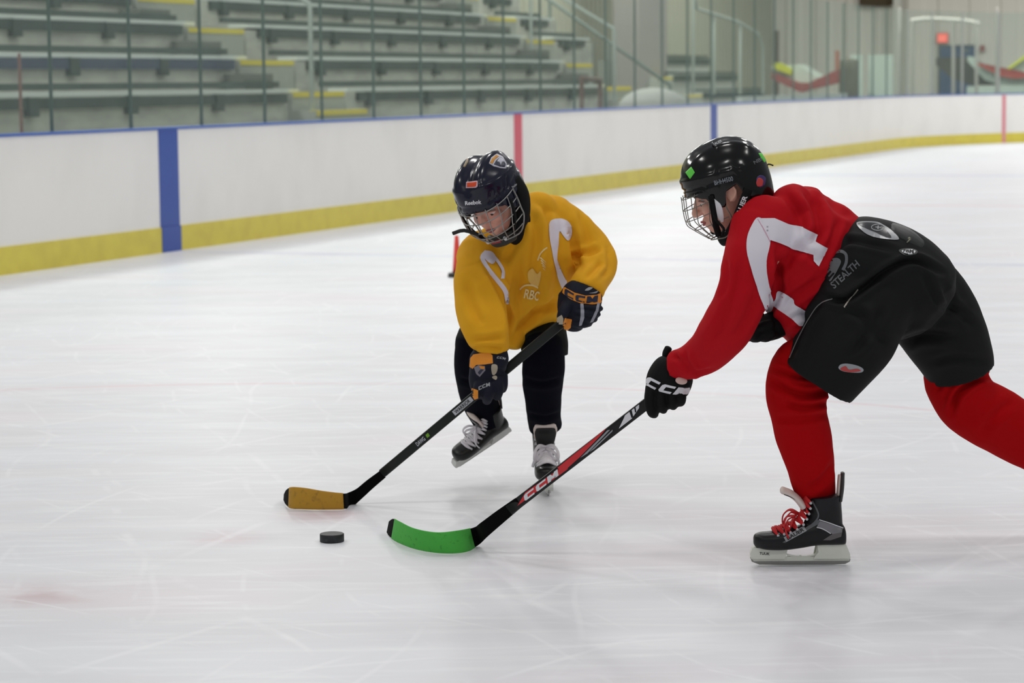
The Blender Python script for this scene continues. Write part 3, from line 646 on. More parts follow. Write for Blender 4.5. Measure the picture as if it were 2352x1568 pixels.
def helmet_shell(H, style, m, root):
    """a dense grid shell: azimuth a (0 = front, + = wearer's left), elevation e from the lower edge to the crown"""
    bm = bmesh.new(); NA, NE = 128, 44; rows = []
    A_, B_, C_ = (.129, .105, .115) if style == 'black' else (.130, .106, .114)
    c0 = (-.012, 0, .038)
    def edge(a):                       # height u of the lower rim
        d = abs(math.degrees(a))
        pts = [(0, .030), (35, .026), (52, .012), (62, -.022), (74, -.03), (82, .012), (98, .02), (106, -.028), (125, -.05), (150, -.055), (180, -.045)]
        for (x0, y0), (x1, y1) in zip(pts, pts[1:]):
            if d <= x1: t = (d - x0) / (x1 - x0); t = t * t * (3 - 2 * t); return y0 + (y1 - y0) * t
        return pts[-1][1]
    def surf(a, u):
        h = (u - c0[2]) / C_; h = max(-.95, min(1, h)); rr_ = math.sqrt(max(0, 1 - abs(h) ** 2.25)); rr_ = rr_ ** .93
        if u < c0[2]: rr_ = 1 - .10 * ((c0[2] - u) / .1) ** 2
        ca, sa = math.cos(a), math.sin(a); p = 2.25
        k = (abs(ca) ** p + abs(sa) ** p) ** (-1 / p)
        f, l = A_ * rr_ * k * ca, B_ * rr_ * k * sa
        nrm = 1.0; d = 0
        ad = math.degrees(abs(a))
        if style == 'navy':
            # twin humps over the crown with a channel in between, swept vents on the sides
            lx = l; d += -.012 * math.exp(-(lx / .022) ** 2) * max(0, (u - .06)) / .08 if u > .06 else 0
            d += .009 * math.exp(-((abs(lx) - .045) / .022) ** 2) * max(0, min(1, (u - .07) / .05))
            d += .004 * math.exp(-((u - .085 - .02 * math.cos(a)) / .007) ** 2) * (1 if ad > 30 else ad / 30)
            d += -.004 * math.exp(-((u - .052) / .006) ** 2)
            for k_ in range(4):
                cx = 38 + k_ * 13 + (u - .06) * 320
                if .036 < u < .082: d += -.006 * math.exp(-((ad - cx) / 2.6) ** 2) * min(1, (u - .036) / .01, (.082 - u) / .01)
        else:
            d += .004 * math.exp(-((u - .064 - .012 * math.cos(a)) / .006) ** 2) * (1 if ad < 110 else .3)
            d += -.004 * math.exp(-((u - .048) / .005) ** 2) * (1 if ad < 80 else 0)
            d += .006 * math.exp(-(l / .03) ** 2) * max(0, min(1, (u - .09) / .05)) + .005 * math.exp(-((abs(l) - .058) / .012) ** 2) * max(0, min(1, (u - .08) / .03)) * (1 if a_back(a) else .4)
            if ad < 60:
                for uu in (.050, .038): d += -.003 * math.exp(-((u - uu) / .003) ** 2)
        v = Vector((f / A_, l / B_, (u - c0[2]) / C_)); v = v.normalized() if v.length > 0 else Vector((0, 0, 1))
        return (c0[0] + f + v.x * d, l + v.y * d, u + v.z * d)
    def a_back(a): return abs(a) > math.pi / 2
    top = c0[2] + C_
    for j in range(NE + 1):
        t = j / NE; row = []
        for i in range(NA):
            a = 2 * math.pi * i / NA - math.pi; e = edge(a); u = e + (top - .0004 - e) * math.sin(t * math.pi / 2) ** 1.0
            row.append(bm.verts.new(hp(H, *surf(a, u))))
        rows.append(row)
    for A, B in zip(rows, rows[1:]):
        for i in range(NA):
            f = bm.faces.new((A[i], A[(i + 1) % NA], B[(i + 1) % NA], B[i])); f.smooth = True
    bm.faces.new(rows[-1])
    bmesh.ops.recalc_face_normals(bm, faces=bm.faces)
    me = bpy.data.meshes.new('helmet'); bm.to_mesh(me); bm.free(); me.materials.append(m); me.shade_smooth()
    return me, surf
def finish_shell(me, root, inner):
    b = bmesh.new(); b.from_mesh(me); ed = [e for e in b.edges if e.is_boundary and e.calc_length() > .0002]
    b.free()
    o = link('helmet', me, root); s = o.modifiers.new('thick', 'SOLIDIFY'); s.thickness = .009; s.offset = -1; s.use_rim = True
    s.material_offset = 0; return o

def cage(H, m, parent, rw=.0016, wide=.098, seed=0):
    """wire face mask: hoops and bars over a bulged surface"""
    def S(a, u):                       # a in degrees across the face, u height
        w = math.radians(a); t = (.03 - u) / .145                    # 0 top .. 1 chin
        f = .126 + .012 * math.sin(max(0, min(1, t)) * math.pi) - .042 * max(0, t - .55) / .45 - .03 * (1 - math.cos(w))
        r = wide * (1 - .32 * max(0, t - .25) ** 1.3)
        ff = f * math.cos(w) ** .75 if abs(a) < 89 else 0
        return tuple(hp(H, -.01 + ff + .01, r * math.sin(w) * 1.05, u))
    bm = bmesh.new(); P_ = []
    A = [-82 + 164 * i / 16 for i in range(17)]
    for u in (.026, -.006, -.038, -.070, -.100):
        P_.append([S(a * (1 - .1 * (u < -.07)), u - .012 * (1 - math.cos(math.radians(a))) * 0 + .010 * (abs(a) / 82) ** 2) for a in A])
    wires(bm, P_, rw, k=2)
    V = []
    for a in (-66, -44, -22, 0, 22, 44, 66):
        V.append([S(a * (1 - .35 * t * t), .034 - .142 * t) for t in [i / 10 for i in range(11)]])
    wires(bm, V, rw, k=2)
    rim = [S(-84, .036 - .12 * t) for t in (0, .3, .6, .9)] + [S(a, -.112) for a in (-60, -30, 0, 30, 60)] + [S(84, .036 - .12 * t) for t in (.9, .6, .3, 0)]
    wires(bm, [rim], rw * 1.5, k=4)
    return obj('face_cage', bm, m, parent, smooth=True)

def person(name_label, bodybm, H, extra=None):
    head_bm(bodybm, H); me = bake(bodybm, .0042, 3, .5); me.materials.append(skin)
    o = bpy.data.objects.new('person', me); COL.objects.link(o); tag(o, name_label, 'person'); return o
def cloth(name, bm, m, parent, voxel=.006, smooth=7, fl=(), rump=None, decals=()):
    me = bake(bm, voxel, smooth); me.materials.clear(); me.materials.append(m)
    for v in me.polygons: v.material_index = 0
    if rump: rumple(me, *rump)
    if fl: folds(me, fl)
    if decals:
        tr = bvh(me)
        for i, d in enumerate(decals): decal(me, d[0], d[1], step=d[2] if len(d) > 2 else 7, off=(d[3] if len(d) > 3 else .0014) , tree=tr)
    return link(name, me, parent)

# ---------------------------------------------------------------- skate, built in its own frame (x toe, y side, z up), blade on z = 0
def skate(parent, O, X, Z, scale, style, label=None):
    X = Vector(X).normalized(); Z = (Vector(Z) - X * Vector(Z).dot(X)).normalized(); Y = Z.cross(X)
    T = lambda x, y, z: Vector(O) + (X * x + Y * y + Z * z) * scale
    def sect(bm, prof, n=28, ex=2.6, mi=0):
        """prof rows (x, z0, z1, halfwidth): closed loft along x"""
        R = crom(prof, 4); rings = []
        for x, z0, z1, w in R:
            cz, hz = (z0 + z1) / 2, max((z1 - z0) / 2, .001); r = []
            for i in range(n):
                a = 2 * math.pi * i / n; c, s = math.cos(a), math.sin(a); c = math.copysign(abs(c) ** (2 / ex), c); s = math.copysign(abs(s) ** (2 / ex), s)
                r.append(bm.verts.new(T(x, w * c, cz + hz * s)))
            rings.append(r)
        for A, B in zip(rings, rings[1:]):
            for i in range(n): bm.faces.new((A[i], A[(i + 1) % n], B[(i + 1) % n], B[i]))
        bm.faces.new(rings[0]); bm.faces.new(rings[-1])
    def extr(bm, loop, w, w2=None):
        """side outline extruded across, thickness w"""
        A = [bm.verts.new(T(x, -w / 2, z)) for x, z in loop]; B = [bm.verts.new(T(x, w / 2, z)) for x, z in loop]; n = len(A)
        for i in range(n): bm.faces.new((A[i], A[(i + 1) % n], B[(i + 1) % n], B[i]))
        f = [bm.faces.new(A), bm.faces.new(B)]; bmesh.ops.triangulate(bm, faces=f)
    bootm = mat('boot_black', (13, 14, 17), .42, spec=.35, noise=(14, (19, 20, 24), .45, .6)) if style == 'red' else mat('boot_dark', (17, 20, 17), .35, spec=.4)
    bm = bmesh.new()
    sect(bm, [(-.136, .062, .10, .020), (-.128, .060, .118, .032), (-.10, .059, .13, .036), (-.05, .058, .13, .036), (0, .050, .118, .038), (.05, .045, .105, .042), (.09, .046, .099, .042), (.115, .050, .097, .036), (.13, .056, .092, .022), (.135, .064, .084, .010)])
    # ankle and upper cuff as upright rings
    def up(rows):
        rings = []; n = 28
        for x, z, lx, ly, tilt in crom(rows, 4):
            r = []
            for i in range(n):
                a = 2 * math.pi * i / n; dx = lx * math.cos(a); r.append(bm.verts.new(T(x + dx, ly * math.sin(a) * (1 - .25 * math.cos(a)), z + dx * tilt)))
            rings.append(r)
        for A, B in zip(rings, rings[1:]):
            for i in range(n): bm.faces.new((A[i], A[(i + 1) % n], B[(i + 1) % n], B[i]))
        bm.faces.new(rings[0]); bm.faces.new(rings[-1])
    up([(-.06, .075, .070, .034, 0), (-.065, .11, .062, .035, -.1), (-.071, .145, .054, .036, -.1), (-.073, .175, .050, .038, -.08), (-.074, .204, .049, .040, -.1)])
    up([(-.045, .08, .07, .034, -.5), (-.04, .105, .055, .030, -.6), (-.045, .13, .04, .028, -.5)])
    me = bake(bm, .0032, 5); me.materials.append(bootm)
    boot = link('ice_skate', me, parent)
    if label: boot['label'] = label
    # holder and steel
    hold = mat('holder_white', (226, 228, 216), .4) if style == 'red' else mat('holder_pale', (214, 216, 210), .4)
    outer = [(.136, .052), (.144, .034), (.142, .020), (.125, .0125), (-.135, .0125), (-.150, .016), (-.146, .030), (-.130, .062), (-.05, .062), (-.03, .06), (.0, .053), (.05, .046), (.10, .048)]
    bm = bmesh.new()
    # built as pieces round the window: front tower, rear tower, rail, struts
    extr(bm, [(.138, .054), (.146, .034), (.142, .020), (.045, .020), (.040, .030), (.036, .048), (.05, .048)], .030)
    extr(bm, [(-.05, .064), (-.055, .040), (-.045, .028), (-.04, .020), (-.148, .020), (-.147, .034), (-.134, .066)], .030)
    extr(bm, [(.146, .026), (.134, .0125), (-.145, .0125), (-.150, .024)], .016)
    bow = [(.045, .044), (.036, .032), (.01, .027), (-.02, .027), (-.045, .032), (-.055, .046)]
    for (x0, z0), (x1, z1) in zip(bow, bow[1:]): extr(bm, [(x0, z0), (x0, z0 - .004), (x1, z1 - .004), (x1, z1)], .014)
    for x in (.022, -.004, -.03): extr(bm, [(x + .003, .029), (x + .007, .018), (x + .002, .018), (x - .002, .029)], .012)
    ho = obj('blade_holder', bm, hold, boot); bv = ho.modifiers.new('b', 'BEVEL'); bv.width = .0012 * scale; bv.segments = 2; bv.limit_method = 'ANGLE'
    bm = bmesh.new(); extr(bm, [(.146, .026), (.140, .010), (.118, .0012), (.06, .0), (-.10, .0), (-.135, .002), (-.148, .009), (-.150, .016), (.12, .014), (.14, .024)], .0042); obj('runner', bm, mat('runner_steel', (150, 150, 146), .25, metal=.8), boot)
    # eyelets and laces
    lace = mat('lace_red', (196, 26, 32), .7) if style == 'red' else mat('lace_white', (226, 222, 226), .75)
    eye_pos = [(.074, .100), (.056, .104), (.038, .109), (.018, .118), (.000, .132), (-.010, .148), (-.016, .164), (-.020, .180), (-.021, .196)]
    def side_w(i): return (.030, .030, .029, .028, .027, .027, .028, .029, .030)[i]
    for i, (x, z) in enumerate(eye_pos):
        for sg in (1, -1):
            c = T(x - .009, sg * (side_w(i) + .003), z - .007); bm = bmesh.new(); bx_ = (X * .82 - Z * .2)
            tube(bm, [tuple(c - Y * .003 * scale) + (.0042 * scale,) * 2, tuple(c + Y * .003 * scale) + (.0042 * scale,) * 2], ref=X, n=12, k=1, cap=(.3, .3)); obj('eyelet', bm, mat('eyelet_steel', (190, 192, 194), .3, metal=.6), boot, smooth=True)
    bm = bmesh.new(); lw = .0046 if style == 'red' else .0052
    def lc(pts, r=lw): tube(bm, [tuple(T(*p)) + (r * scale, .0022 * scale) for p in pts], ref=X + Z * .7, n=8, k=4, cap=(.5, .5))
    for i, (x, z) in enumerate(eye_pos):
        w = side_w(i); lc([(x - .008, -w - .003, z - .006), (x + .003, -w * .6, z + .006), (x + .006, 0, z + .011), (x + .003, w * .6, z + .006), (x - .008, w + .003, z - .006)])
        if i + 1 < len(eye_pos):
            x2, z2 = eye_pos[i + 1]; 
            for sg in (1, -1): lc([(x - .006, sg * w, z - .004), ((x + x2) / 2 + .008, 0, (z + z2) / 2 + .012), (x2 - .006, -sg * w, z2 - .004)])
    # bow
    for sg in (1, -1):
        lc([(.004, 0, .152), (.026, sg * .022, .160), (.044, sg * .038, .142), (.046, sg * .040, .118), (.034, sg * .030, .110), (.016, sg * .01, .138)], .0052)
        lc([(.010, sg * .004, .146), (.036, sg * .026, .138), (.044, sg * .040, .112), (.036, sg * .047, .088)], .005)
    obj('laces', bm, lace, boot, smooth=True)
    # tongue
    tg = mat('tongue_felt', (222, 208, 200), .9)
    bm = bmesh.new()
    rows = [(-.012, .172, .030), (.006, .196, .034), (.026, .212, .036), (.050, .222, .034)] if style == 'red' else [(-.012, .168, .032), (-.002, .192, .038), (.004, .212, .041), (.012, .228, .036)]
    tube(bm, [tuple(T(x, 0, z)) + (w * scale, .0105 * scale) for x, z, w in rows], ref=X * .6 + Z * -.5, n=18, k=4, cap=(.3, .6)); obj('tongue', bm, tg, boot, smooth=True)
    bm = bmesh.new(); tube(bm, [tuple(T(x - .004 if style == 'red' else x + .007, 0, z - .008 if style == 'red' else z - .012)) + (w * scale * .9, .004 * scale) for x, z, w in rows], ref=X * .6 + Z * -.5, n=18, k=4, cap=(.3, .6)); obj('tongue_shell', bm, bootm, boot, smooth=True)
    # tendon guard
    bm = bmesh.new(); tube(bm, [tuple(T(-.118, 0, .19)) + (.026 * scale, .007 * scale), tuple(T(-.124, 0, .23)) + (.022 * scale, .0065 * scale), tuple(T(-.126, 0, .272)) + (.017 * scale, .006 * scale)], ref=X, n=18, k=5, cap=(.2, .6)); obj('tendon_guard', bm, mat('guard_dark', (58, 56, 56), .5), boot, smooth=True)
    bm = bmesh.new(); tube(bm, [tuple(T(-.112, 0, .20)) + (.020 * scale, .005 * scale), tuple(T(-.117, 0, .265)) + (.014 * scale, .005 * scale)], ref=X, n=14, k=3, cap=(.2, .6)); obj('guard_lining', bm, tg, boot, smooth=True)
    return boot, T


# ---------------------------------------------------------------- stick
def make_stick(label, p0, p1, hw, blade, tape_rows, tapem, shaftm, bladem, decs=()):
    """p0,p1 = (px,py,Y) shaft ends (butt, lower); blade rows (bx,by,tx,ty,Y|None), from the shaft to the toe"""
    A, B = P(*p0), P(*p1); root = empty('hockey_stick', B); tag(root, label, 'hockey stick')
    bm = bmesh.new(); N = 12
    rows = [tuple(A + (B - A) * (i / N)) + (hw, .0100) for i in range(N + 1)]
    tube(bm, rows, n=32, k=1, ex=4.5, cap=(.3, 0)); me = bpy.data.meshes.new('shaft'); bmesh.ops.recalc_face_normals(bm, faces=bm.faces); bm.to_mesh(me); bm.free(); me.materials.append(shaftm)
    tr = bvh(me)
    for i, d in enumerate(decs): decal(me, d[0], d[1], step=6, off=.0006 + .0005 * i, tree=tr)
    link('shaft', me, root)
    def plate(name, rows, m, th, grow=0.0):
        bm = bmesh.new(); rings = []
        for i, (bx, by, tx, ty, Y) in enumerate(rows):
            t_ = 1 if name != 'blade' else min(1, i / (len(rows) * .33)); th_ = .0092 + (th - .0092) * t_ if name == 'blade' else th
            b, t = P(bx, by, Y), P(tx, ty, Y); up = (t - b).normalized(); c = (b + t) / 2; h = (t - b).length / 2 + grow
            r = []
            for k in range(20):
                a = 2 * math.pi * k / 20; cc, ss = math.cos(a), math.sin(a); cc = math.copysign(abs(cc) ** .4, cc); ss = math.copysign(abs(ss) ** .5, ss)
                r.append(bm.verts.new(c + up * (h * cc) + FW * (th_ * ss)))
            rings.append(r)
        for a, b in zip(rings, rings[1:]):
            for k in range(20): bm.faces.new((a[k], a[(k + 1) % 20], b[(k + 1) % 20], b[k]))
        bm.faces.new(rings[0]); bm.faces.new(rings[-1]); o = obj(name, bm, m, root, smooth=True); return o
    def fix(rows): return [(r[0], r[1], r[2], r[3], r[4] if r[4] else G(r[0], r[1], .004).y) for r in rows]
    full = [tuple(r) for r in crom(fix(blade), 8)]; x0, x1 = tape_rows
    plate('blade', full, bladem, .0034); plate('blade_tape', [r for r in full if x0 <= r[0] <= x1], tapem, .0050, .0016)
    return root

# ================================================================ PLAYER IN RED
YR = 7.10
redj = mat('jersey_red', (182, 10, 25), .8, spec=.15, bump=(420, .12, .001)); wht = mat('stripe_white', (222, 216, 226), .7, sheen=.1)
pantm = mat('pants_black', (13, 14, 15), .75, spec=.25, bump=(500, .15, .0008)); sockr = mat('sock_red', (172, 6, 12), .9, spec=.1, bump=(300, .3, .001, (1, 1, 4)))
gblk = mat('glove_black', (11, 11, 12), .75, spec=.2); prw = mat('print_white', (222, 222, 226), .5); prg = mat('print_grey', (150, 152, 156), .5); prd = mat('print_dim', (92, 95, 98), .5)
HR = head_frame(P(1667, 443, YR - .02), (-.93, -.02, -.34), (-.22, 0, .95))
bm = bmesh.new()
ptube(bm, YR, [(1692, 470, 0, 40, 42), (1735, 505, 0, 42, 46), (1790, 545, 0, 90, 95), (1860, 595, 0, 105, 100), (1960, 610, 0, 90, 95), (2040, 640, 0, 85, 95)])
ptube(bm, YR, [(1780, 545, -.13, 45, 40), (1705, 650, -.18, 36, 34), (1665, 750, -.12, 32, 30), (1570, 845, .01, 22, 20), (1530, 890, .04, 24, 18)])
ptube(bm, YR, [(1780, 560, .14, 45, 40), (1810, 660, .16, 36, 34), (1800, 735, .08, 28, 26), (1752, 752, -.02, 24, 20)])
ptube(bm, YR, [(2000, 640, -.09, 80, 70), (1940, 740, -.10, 62, 58), (1840, 855, -.08, 46, 46), (1850, 950, -.07, 42, 40), (1870, 1060, -.03, 30, 28), (1880, 1120, .0, 28, 24), (1882, 1175, .015, 24, 20)])
ptube(bm, YR, [(2070, 660, .10, 80, 70), (2150, 760, .13, 62, 58), (2196, 880, .15, 42, 40), (2290, 965, .20, 44, 42), (2400, 1035, .26, 32, 30), (2440, 1055, .29, 26, 26)])
boyr = person('child in red hockey jersey and black helmet lunging forward with a green-bladed stick', bm, HR)
face_parts(HR, boyr)
# jersey
bm = bmesh.new()
ptube(bm, YR, [(1728, 508, -.01, 62, 75), (1752, 522, 0, 86, 118), (1792, 552, 0, 122, 138), (1850, 588, 0, 146, 138), (1898, 628, 0, 144, 122), (1925, 648, 0, 122, 104)], cap=(.3, 0), n=36)
pell(bm, YR, 1868, 498, 0, 62, 56, 84); pell(bm, YR, 1846, 478, 0, 54, 52, 80)
pell(bm, YR, 1822, 478, -.06, 56, 58, 62); pell(bm, YR, 1822, 482, .09, 54, 56, 56); pell(bm, YR, 1758, 530, -.12, 78, 84, 58)
ptube(bm, YR, [(1752, 525, -.13, 78, 58), (1725, 590, -.18, 66, 56), (1712, 650, -.19, 62, 54), (1697, 700, -.18, 62, 52), (1664, 760, -.14, 60, 48), (1622, 808, -.07, 50, 42), (1580, 832, -.02, 41, 38), (1552, 838, .0, 36, 35), (1545, 839, .005, 35, 34)], cap=(.5, 0), n=32)
ptube(bm, YR, [(1780, 560, .13, 70, 56), (1815, 640, .16, 56, 50), (1815, 715, .12, 46, 42), (1785, 742, .04, 34, 34)], cap=(.5, 0))
ptube(bm, YR, [(1800, 660, -.02, 60, 100), (1812, 720, -.01, 46, 90), (1830, 758, 0, 34, 80), (1846, 792, 0, 22, 60)], cap=(.5, .6))
fr = [([(1842, 425), (1872, 470), (1880, 520), (1868, 570)], 13, .010), ([(1802, 440), (1838, 500), (1850, 560)], 10, .005), ([(1780, 640), (1800, 610), (1850, 560), (1900, 520)], 12, .007),
      ([(1788, 560), (1786, 620), (1792, 660), (1778, 700), (1764, 725)], 9, .011), ([(1800, 700), (1840, 670), (1885, 640)], 11, .007), ([(1700, 580), (1690, 660), (1660, 740), (1620, 800)], 12, .005),
      ([(1545, 815), (1568, 832), (1590, 862)], 8, .006), ([(1572, 806), (1580, 830), (1602, 856), (1640, 846)], 7, .006), ([(1740, 660), (1720, 720), (1690, 770)], 11, .006), ([(1820, 560), (1870, 590), (1900, 600)], 12, .005),
      ([(1930, 500), (1905, 560), (1890, 600)], 9, .005), ([(1668, 590), (1672, 640), (1656, 690)], 8, .004), ([(1800, 740), (1838, 722), (1870, 720)], 9, .006), ([(1880, 440), (1920, 480), (1960, 500)], 9, .004)]
dr_ = [([('smooth', [(1742, 500), (1766, 520), (1768, 560), (1760, 600), (1764, 650), (1776, 690), (1774, 712), (1764, 727), (1752, 700), (1740, 665), (1727, 625), (1716, 580), (1716, 548), (1726, 520)])], wht, 4, .003),
       ([('poly', [(1738, 502), (1778, 502), (1810, 515), (1844, 522), (1880, 540), (1874, 556), (1900, 570), (1880, 612), (1868, 600), (1868, 584), (1840, 579), (1816, 570), (1790, 558), (1762, 550), (1750, 530)])], wht, 4, .003),
       ([('smooth', [(1786, 668), (1802, 674), (1822, 688), (1828, 702), (1866, 720), (1856, 733), (1838, 748), (1812, 726), (1776, 700), (1781, 684)])], wht, 4, .003),
       ([('curve', [(1740, 504), (1754, 528), (1768, 556)], 1.6)], mat('seam_pink', (206, 150, 168), .7), 4, .0036)]
cloth('hockey_jersey', bm, redj, boyr, voxel=.0062, smooth=8, fl=fr, rump=(9, .004, 1), decals=dr_)
# pants
bm = bmesh.new()
ptube(bm, YR, [(1922, 590, 0, 84, 150), (1945, 596, 0, 102, 164), (1990, 610, 0, 114, 162), (2050, 640, 0, 122, 152), (2105, 680, 0, 116, 140)], cap=(.15, .6), n=36)
ptube(bm, YR, [(2010, 640, -.08, 124, 92), (1975, 705, -.10, 116, 96), (1950, 768, -.105, 112, 96), (1914, 820, -.10, 102, 96), (1880, 872, -.09, 90, 94)], cap=(.3, 0), n=40, ex=2.7)
ptube(bm, YR, [(2080, 655, .07, 110, 92), (2130, 705, .10, 106, 92), (2172, 770, .12, 98, 88), (2196, 820, .14, 88, 84), (2208, 858, .15, 80, 80)], cap=(.3, 0), n=36)
pell(bm, YR, 1932, 606, -.09, 46, 76, 80, rot=-18)
fp = [([(1888, 680), (1935, 690), (1975, 668), (2040, 620), (2100, 598), (2165, 628)], 8, .012), ([(1885, 640), (1905, 590), (1945, 555), (2000, 560), (2055, 575)], 8, .006), ([(1890, 690), (1850, 740), (1818, 820)], 7, .008),
      ([(1940, 705), (1985, 730), (1990, 770), (1950, 820)], 12, .006), ([(2070, 790), (2120, 770), (2200, 775)], 12, .008), ([(2170, 655), (2185, 700), (2240, 750)], 10, .006), ([(2030, 700), (2010, 760), (2040, 790)], 14, .006), ([(2120, 620), (2160, 700), (2220, 710)], 9, .005), ([(2140, 830), (2200, 820), (2270, 830)], 9, .004)]
dp = [([('smooth', [(1998, 498)] and [(1968, 512), (2010, 510), (2030, 518), (2050, 532), (2064, 550), (2036, 550), (2008, 545), (1985, 535)])], mat('pad_grey', (150, 152, 156), .3), 6, .002),
      ([('smooth', [(1972, 514), (2008, 513), (2026, 520), (2040, 536), (2046, 547), (2030, 544), (2012, 535), (1990, 526)])], mat('pad_gloss', (40, 40, 44), .25), 6, .003),
      ([('curve', [(2016 + 15 * math.cos(a / 10 * 6.283), 524 + 7 * math.sin(a / 10 * 6.283)) for a in range(11)], 1.6), ('text', '+', 2016, 524, 12, 8, 5, 0, .02)], prg, 6, .0036),
      ([('curve', [(1896, 600), (1912, 584), (1930, 577), (1943, 584), (1944, 602), (1936, 620)], 7)], prd, 6),
      ([('smooth', [(1893, 622), (1905, 600), (1922, 592), (1932, 600), (1926, 616), (1916, 634), (1906, 646)])], prd, 6, .0018), ([('text', 'E', 1903, 630, 22, 20, -50, 0, .03)], pantm, 6, .0028),
      ([('text', 'STEALTH', 1941, 630, 82, 17, -43, .1, .02)], prd, 6),
      ([('curve', [(1939, 705), (1954, 685), (1970, 664)], 3)], mat('piping_pale', (168, 162, 150), .6), 6), ([('curve', [(1814, 822), (1832, 780), (1856, 735), (1880, 700), (1912, 686)], 2.2)], mat('piping_grey', (120, 120, 120), .6), 6),
      ([('smooth', [(2064, 576), (2074, 571), (2096, 572), (2107, 578), (2100, 584), (2076, 585)])], mat('badge_dark', (70, 72, 70), .5), 5, .0018), ([('smooth', [(2070, 577), (2080, 573.5), (2096, 574), (2102, 579), (2094, 582.5), (2078, 582.5)])], prw, 5, .0026), ([('text', 'FBM', 2086, 578, 24, 7, 3, 0, .03)], blk, 5, .0034),
      ([('smooth', [(1926, 845), (1932, 836), (1950, 835), (1972, 840), (1983, 848), (1975, 855), (1940, 853)])], prg, 5, .0018), ([('smooth', [(1930, 846), (1942, 840), (1950, 848), (1968, 846), (1976, 851), (1955, 854), (1936, 851)])], mat('badge_red', (178, 60, 60), .5), 5, .0026)]
cloth('hockey_pants', bm, pantm, boyr, voxel=.0062, smooth=7, fl=fp, rump=(7, .003, 3), decals=dp)
# padded belt flap lying over the pants, lace at its end
bm = bmesh.new(); ptube(bm, YR, [(2030, 540, .0, 34, 105), (2060, 556, .0, 40, 110), (2090, 578, 0, 42, 108)], cap=(.5, .5)); 
ptube(bm, YR, [(2068, 528, .02, 8, 30), (2082, 545, .02, 9, 34), (2098, 570, .02, 10, 34)], cap=(.6, .5)); cloth('waist_flap', bm, mat('flap_black', (26, 27, 28), .5), boyr, voxel=.005, smooth=4)
bm = bmesh.new()
for x, y in ((2068, 551), (2088, 549)): pell(bm, YR, x, y, -.13, 5, 5, 4)
ptube(bm, YR, [(2068, 552, -.135, 2, 2), (2078, 560, -.14, 2, 2), (2090, 550, -.135, 2, 2)], n=8); obj('belt_buckle', bm, mat('buckle', (120, 120, 104), .3, metal=.6), boyr, smooth=True)
# thigh panel seam flap of the front leg
# socks
bm = bmesh.new(); ptube(bm, YR, [(1862, 812, -.08, 56, 48), (1838, 846, -.08, 70, 54), (1831, 900, -.078, 73, 60), (1835, 950, -.075, 66, 60), (1846, 1000, -.065, 66, 56), (1858, 1050, -.055, 60, 50), (1868, 1100, -.02, 52, 40), (1878, 1148, .01, 44, 34)], cap=(.3, 0), n=32)
fs = [([(1770, 870), (1820, 900), (1870, 905), (1908, 890)], 9, .009), ([(1800, 925), (1850, 935), (1905, 920)], 8, .006), ([(1772, 845), (1830, 862), (1900, 868)], 7, .006), ([(1860, 1120), (1890, 1100), (1918, 1060)], 9, .005), ([(1780, 960), (1840, 962), (1900, 950)], 9, .004)]
cloth('hockey_sock', bm, sockr, boyr, voxel=.005, smooth=6, fl=fs, rump=(8, .003, 5))
bm = bmesh.new(); ptube(bm, YR, [(2202, 812, .14, 60, 48), (2200, 840, .15, 72, 54), (2196, 874, .15, 76, 60), (2230, 930, .17, 74, 66), (2290, 965, .20, 76, 62), (2350, 1000, .23, 72, 56), (2410, 1038, .26, 62, 48), (2460, 1072, .29, 50, 42)], cap=(.3, 0), n=32)
fs = [([(2186, 948), (2200, 905), (2240, 872), (2282, 866)], 8, .013), ([(2150, 900), (2180, 860), (2240, 845)], 8, .006), ([(2250, 1000), (2290, 950), (2330, 920)], 12, .004)]
cloth('hockey_sock', bm, sockr, boyr, voxel=.005, smooth=6, fl=fs, rump=(8, .003, 6))
# helmet
gloss = mat('helmet_black', (8, 8, 9), .15, spec=.35, coat=.15); lime = mat('tape_lime', (98, 210, 74), .5)
me, _ = helmet_shell(HR, 'black', gloss, boyr); tr = bvh(me)
for sh, m_, of in (([('poly', [(1575, 396), (1588, 383), (1596, 396), (1585, 411)])], lime, .0015), ([('poly', [(1742, 352), (1749, 352), (1759, 370), (1755, 373)])], lime, .0015),
                   ([('text', 'BHH4500', 1662, 415, 44, 11, -14, 0, .02)], mat('print_helmet', (120, 126, 134), .4), .0012), ([('text', 'BAUER', 1648, 328, 22, 6, -25, 0, .03)], prg, .0012),
                   ([('smooth', [(1737, 412), (1746, 402), (1758, 408), (1756, 424), (1744, 430)])], mat('sticker_purple', (64, 48, 104), .4), .0012), ([('smooth', [(1737, 418), (1742, 408), (1752, 414), (1750, 426), (1740, 428)])], mat('sticker_red', (190, 60, 60), .4), .0018),
                   ([('text', 'NBH', 1743, 368, 26, 8, -28, 0, .01)], prd, .0012)):
    decal(me, sh, m_, step=5, off=of, tree=tr)
helm = finish_shell(me, boyr, None)
bm = bmesh.new()                                                      # ear frame around the ear opening, chin strap
wires(bm, [[tuple(hp(HR, f, .104, u)) for f, u in ((.055, -.01), (.062, -.05), (.05, -.085), (.06, -.10))]], .004, k=3)
obj('j_clip', bm, jblk, helm, smooth=True)
for sg in (1, -1):
    bm = bmesh.new(); tube(bm, [tuple(hp(HR, .052, sg * .103, .015)) + (.0085, .003), tuple(hp(HR, .060, sg * .098, -.03)) + (.0085, .003), tuple(hp(HR, .066, sg * .085, -.07)) + (.009, .003), tuple(hp(HR, .066, sg * .06, -.103)) + (.010, .004)], ref=HR[2], n=12, k=4); obj('mask_strap', bm, jblk, helm, smooth=True)
me = None
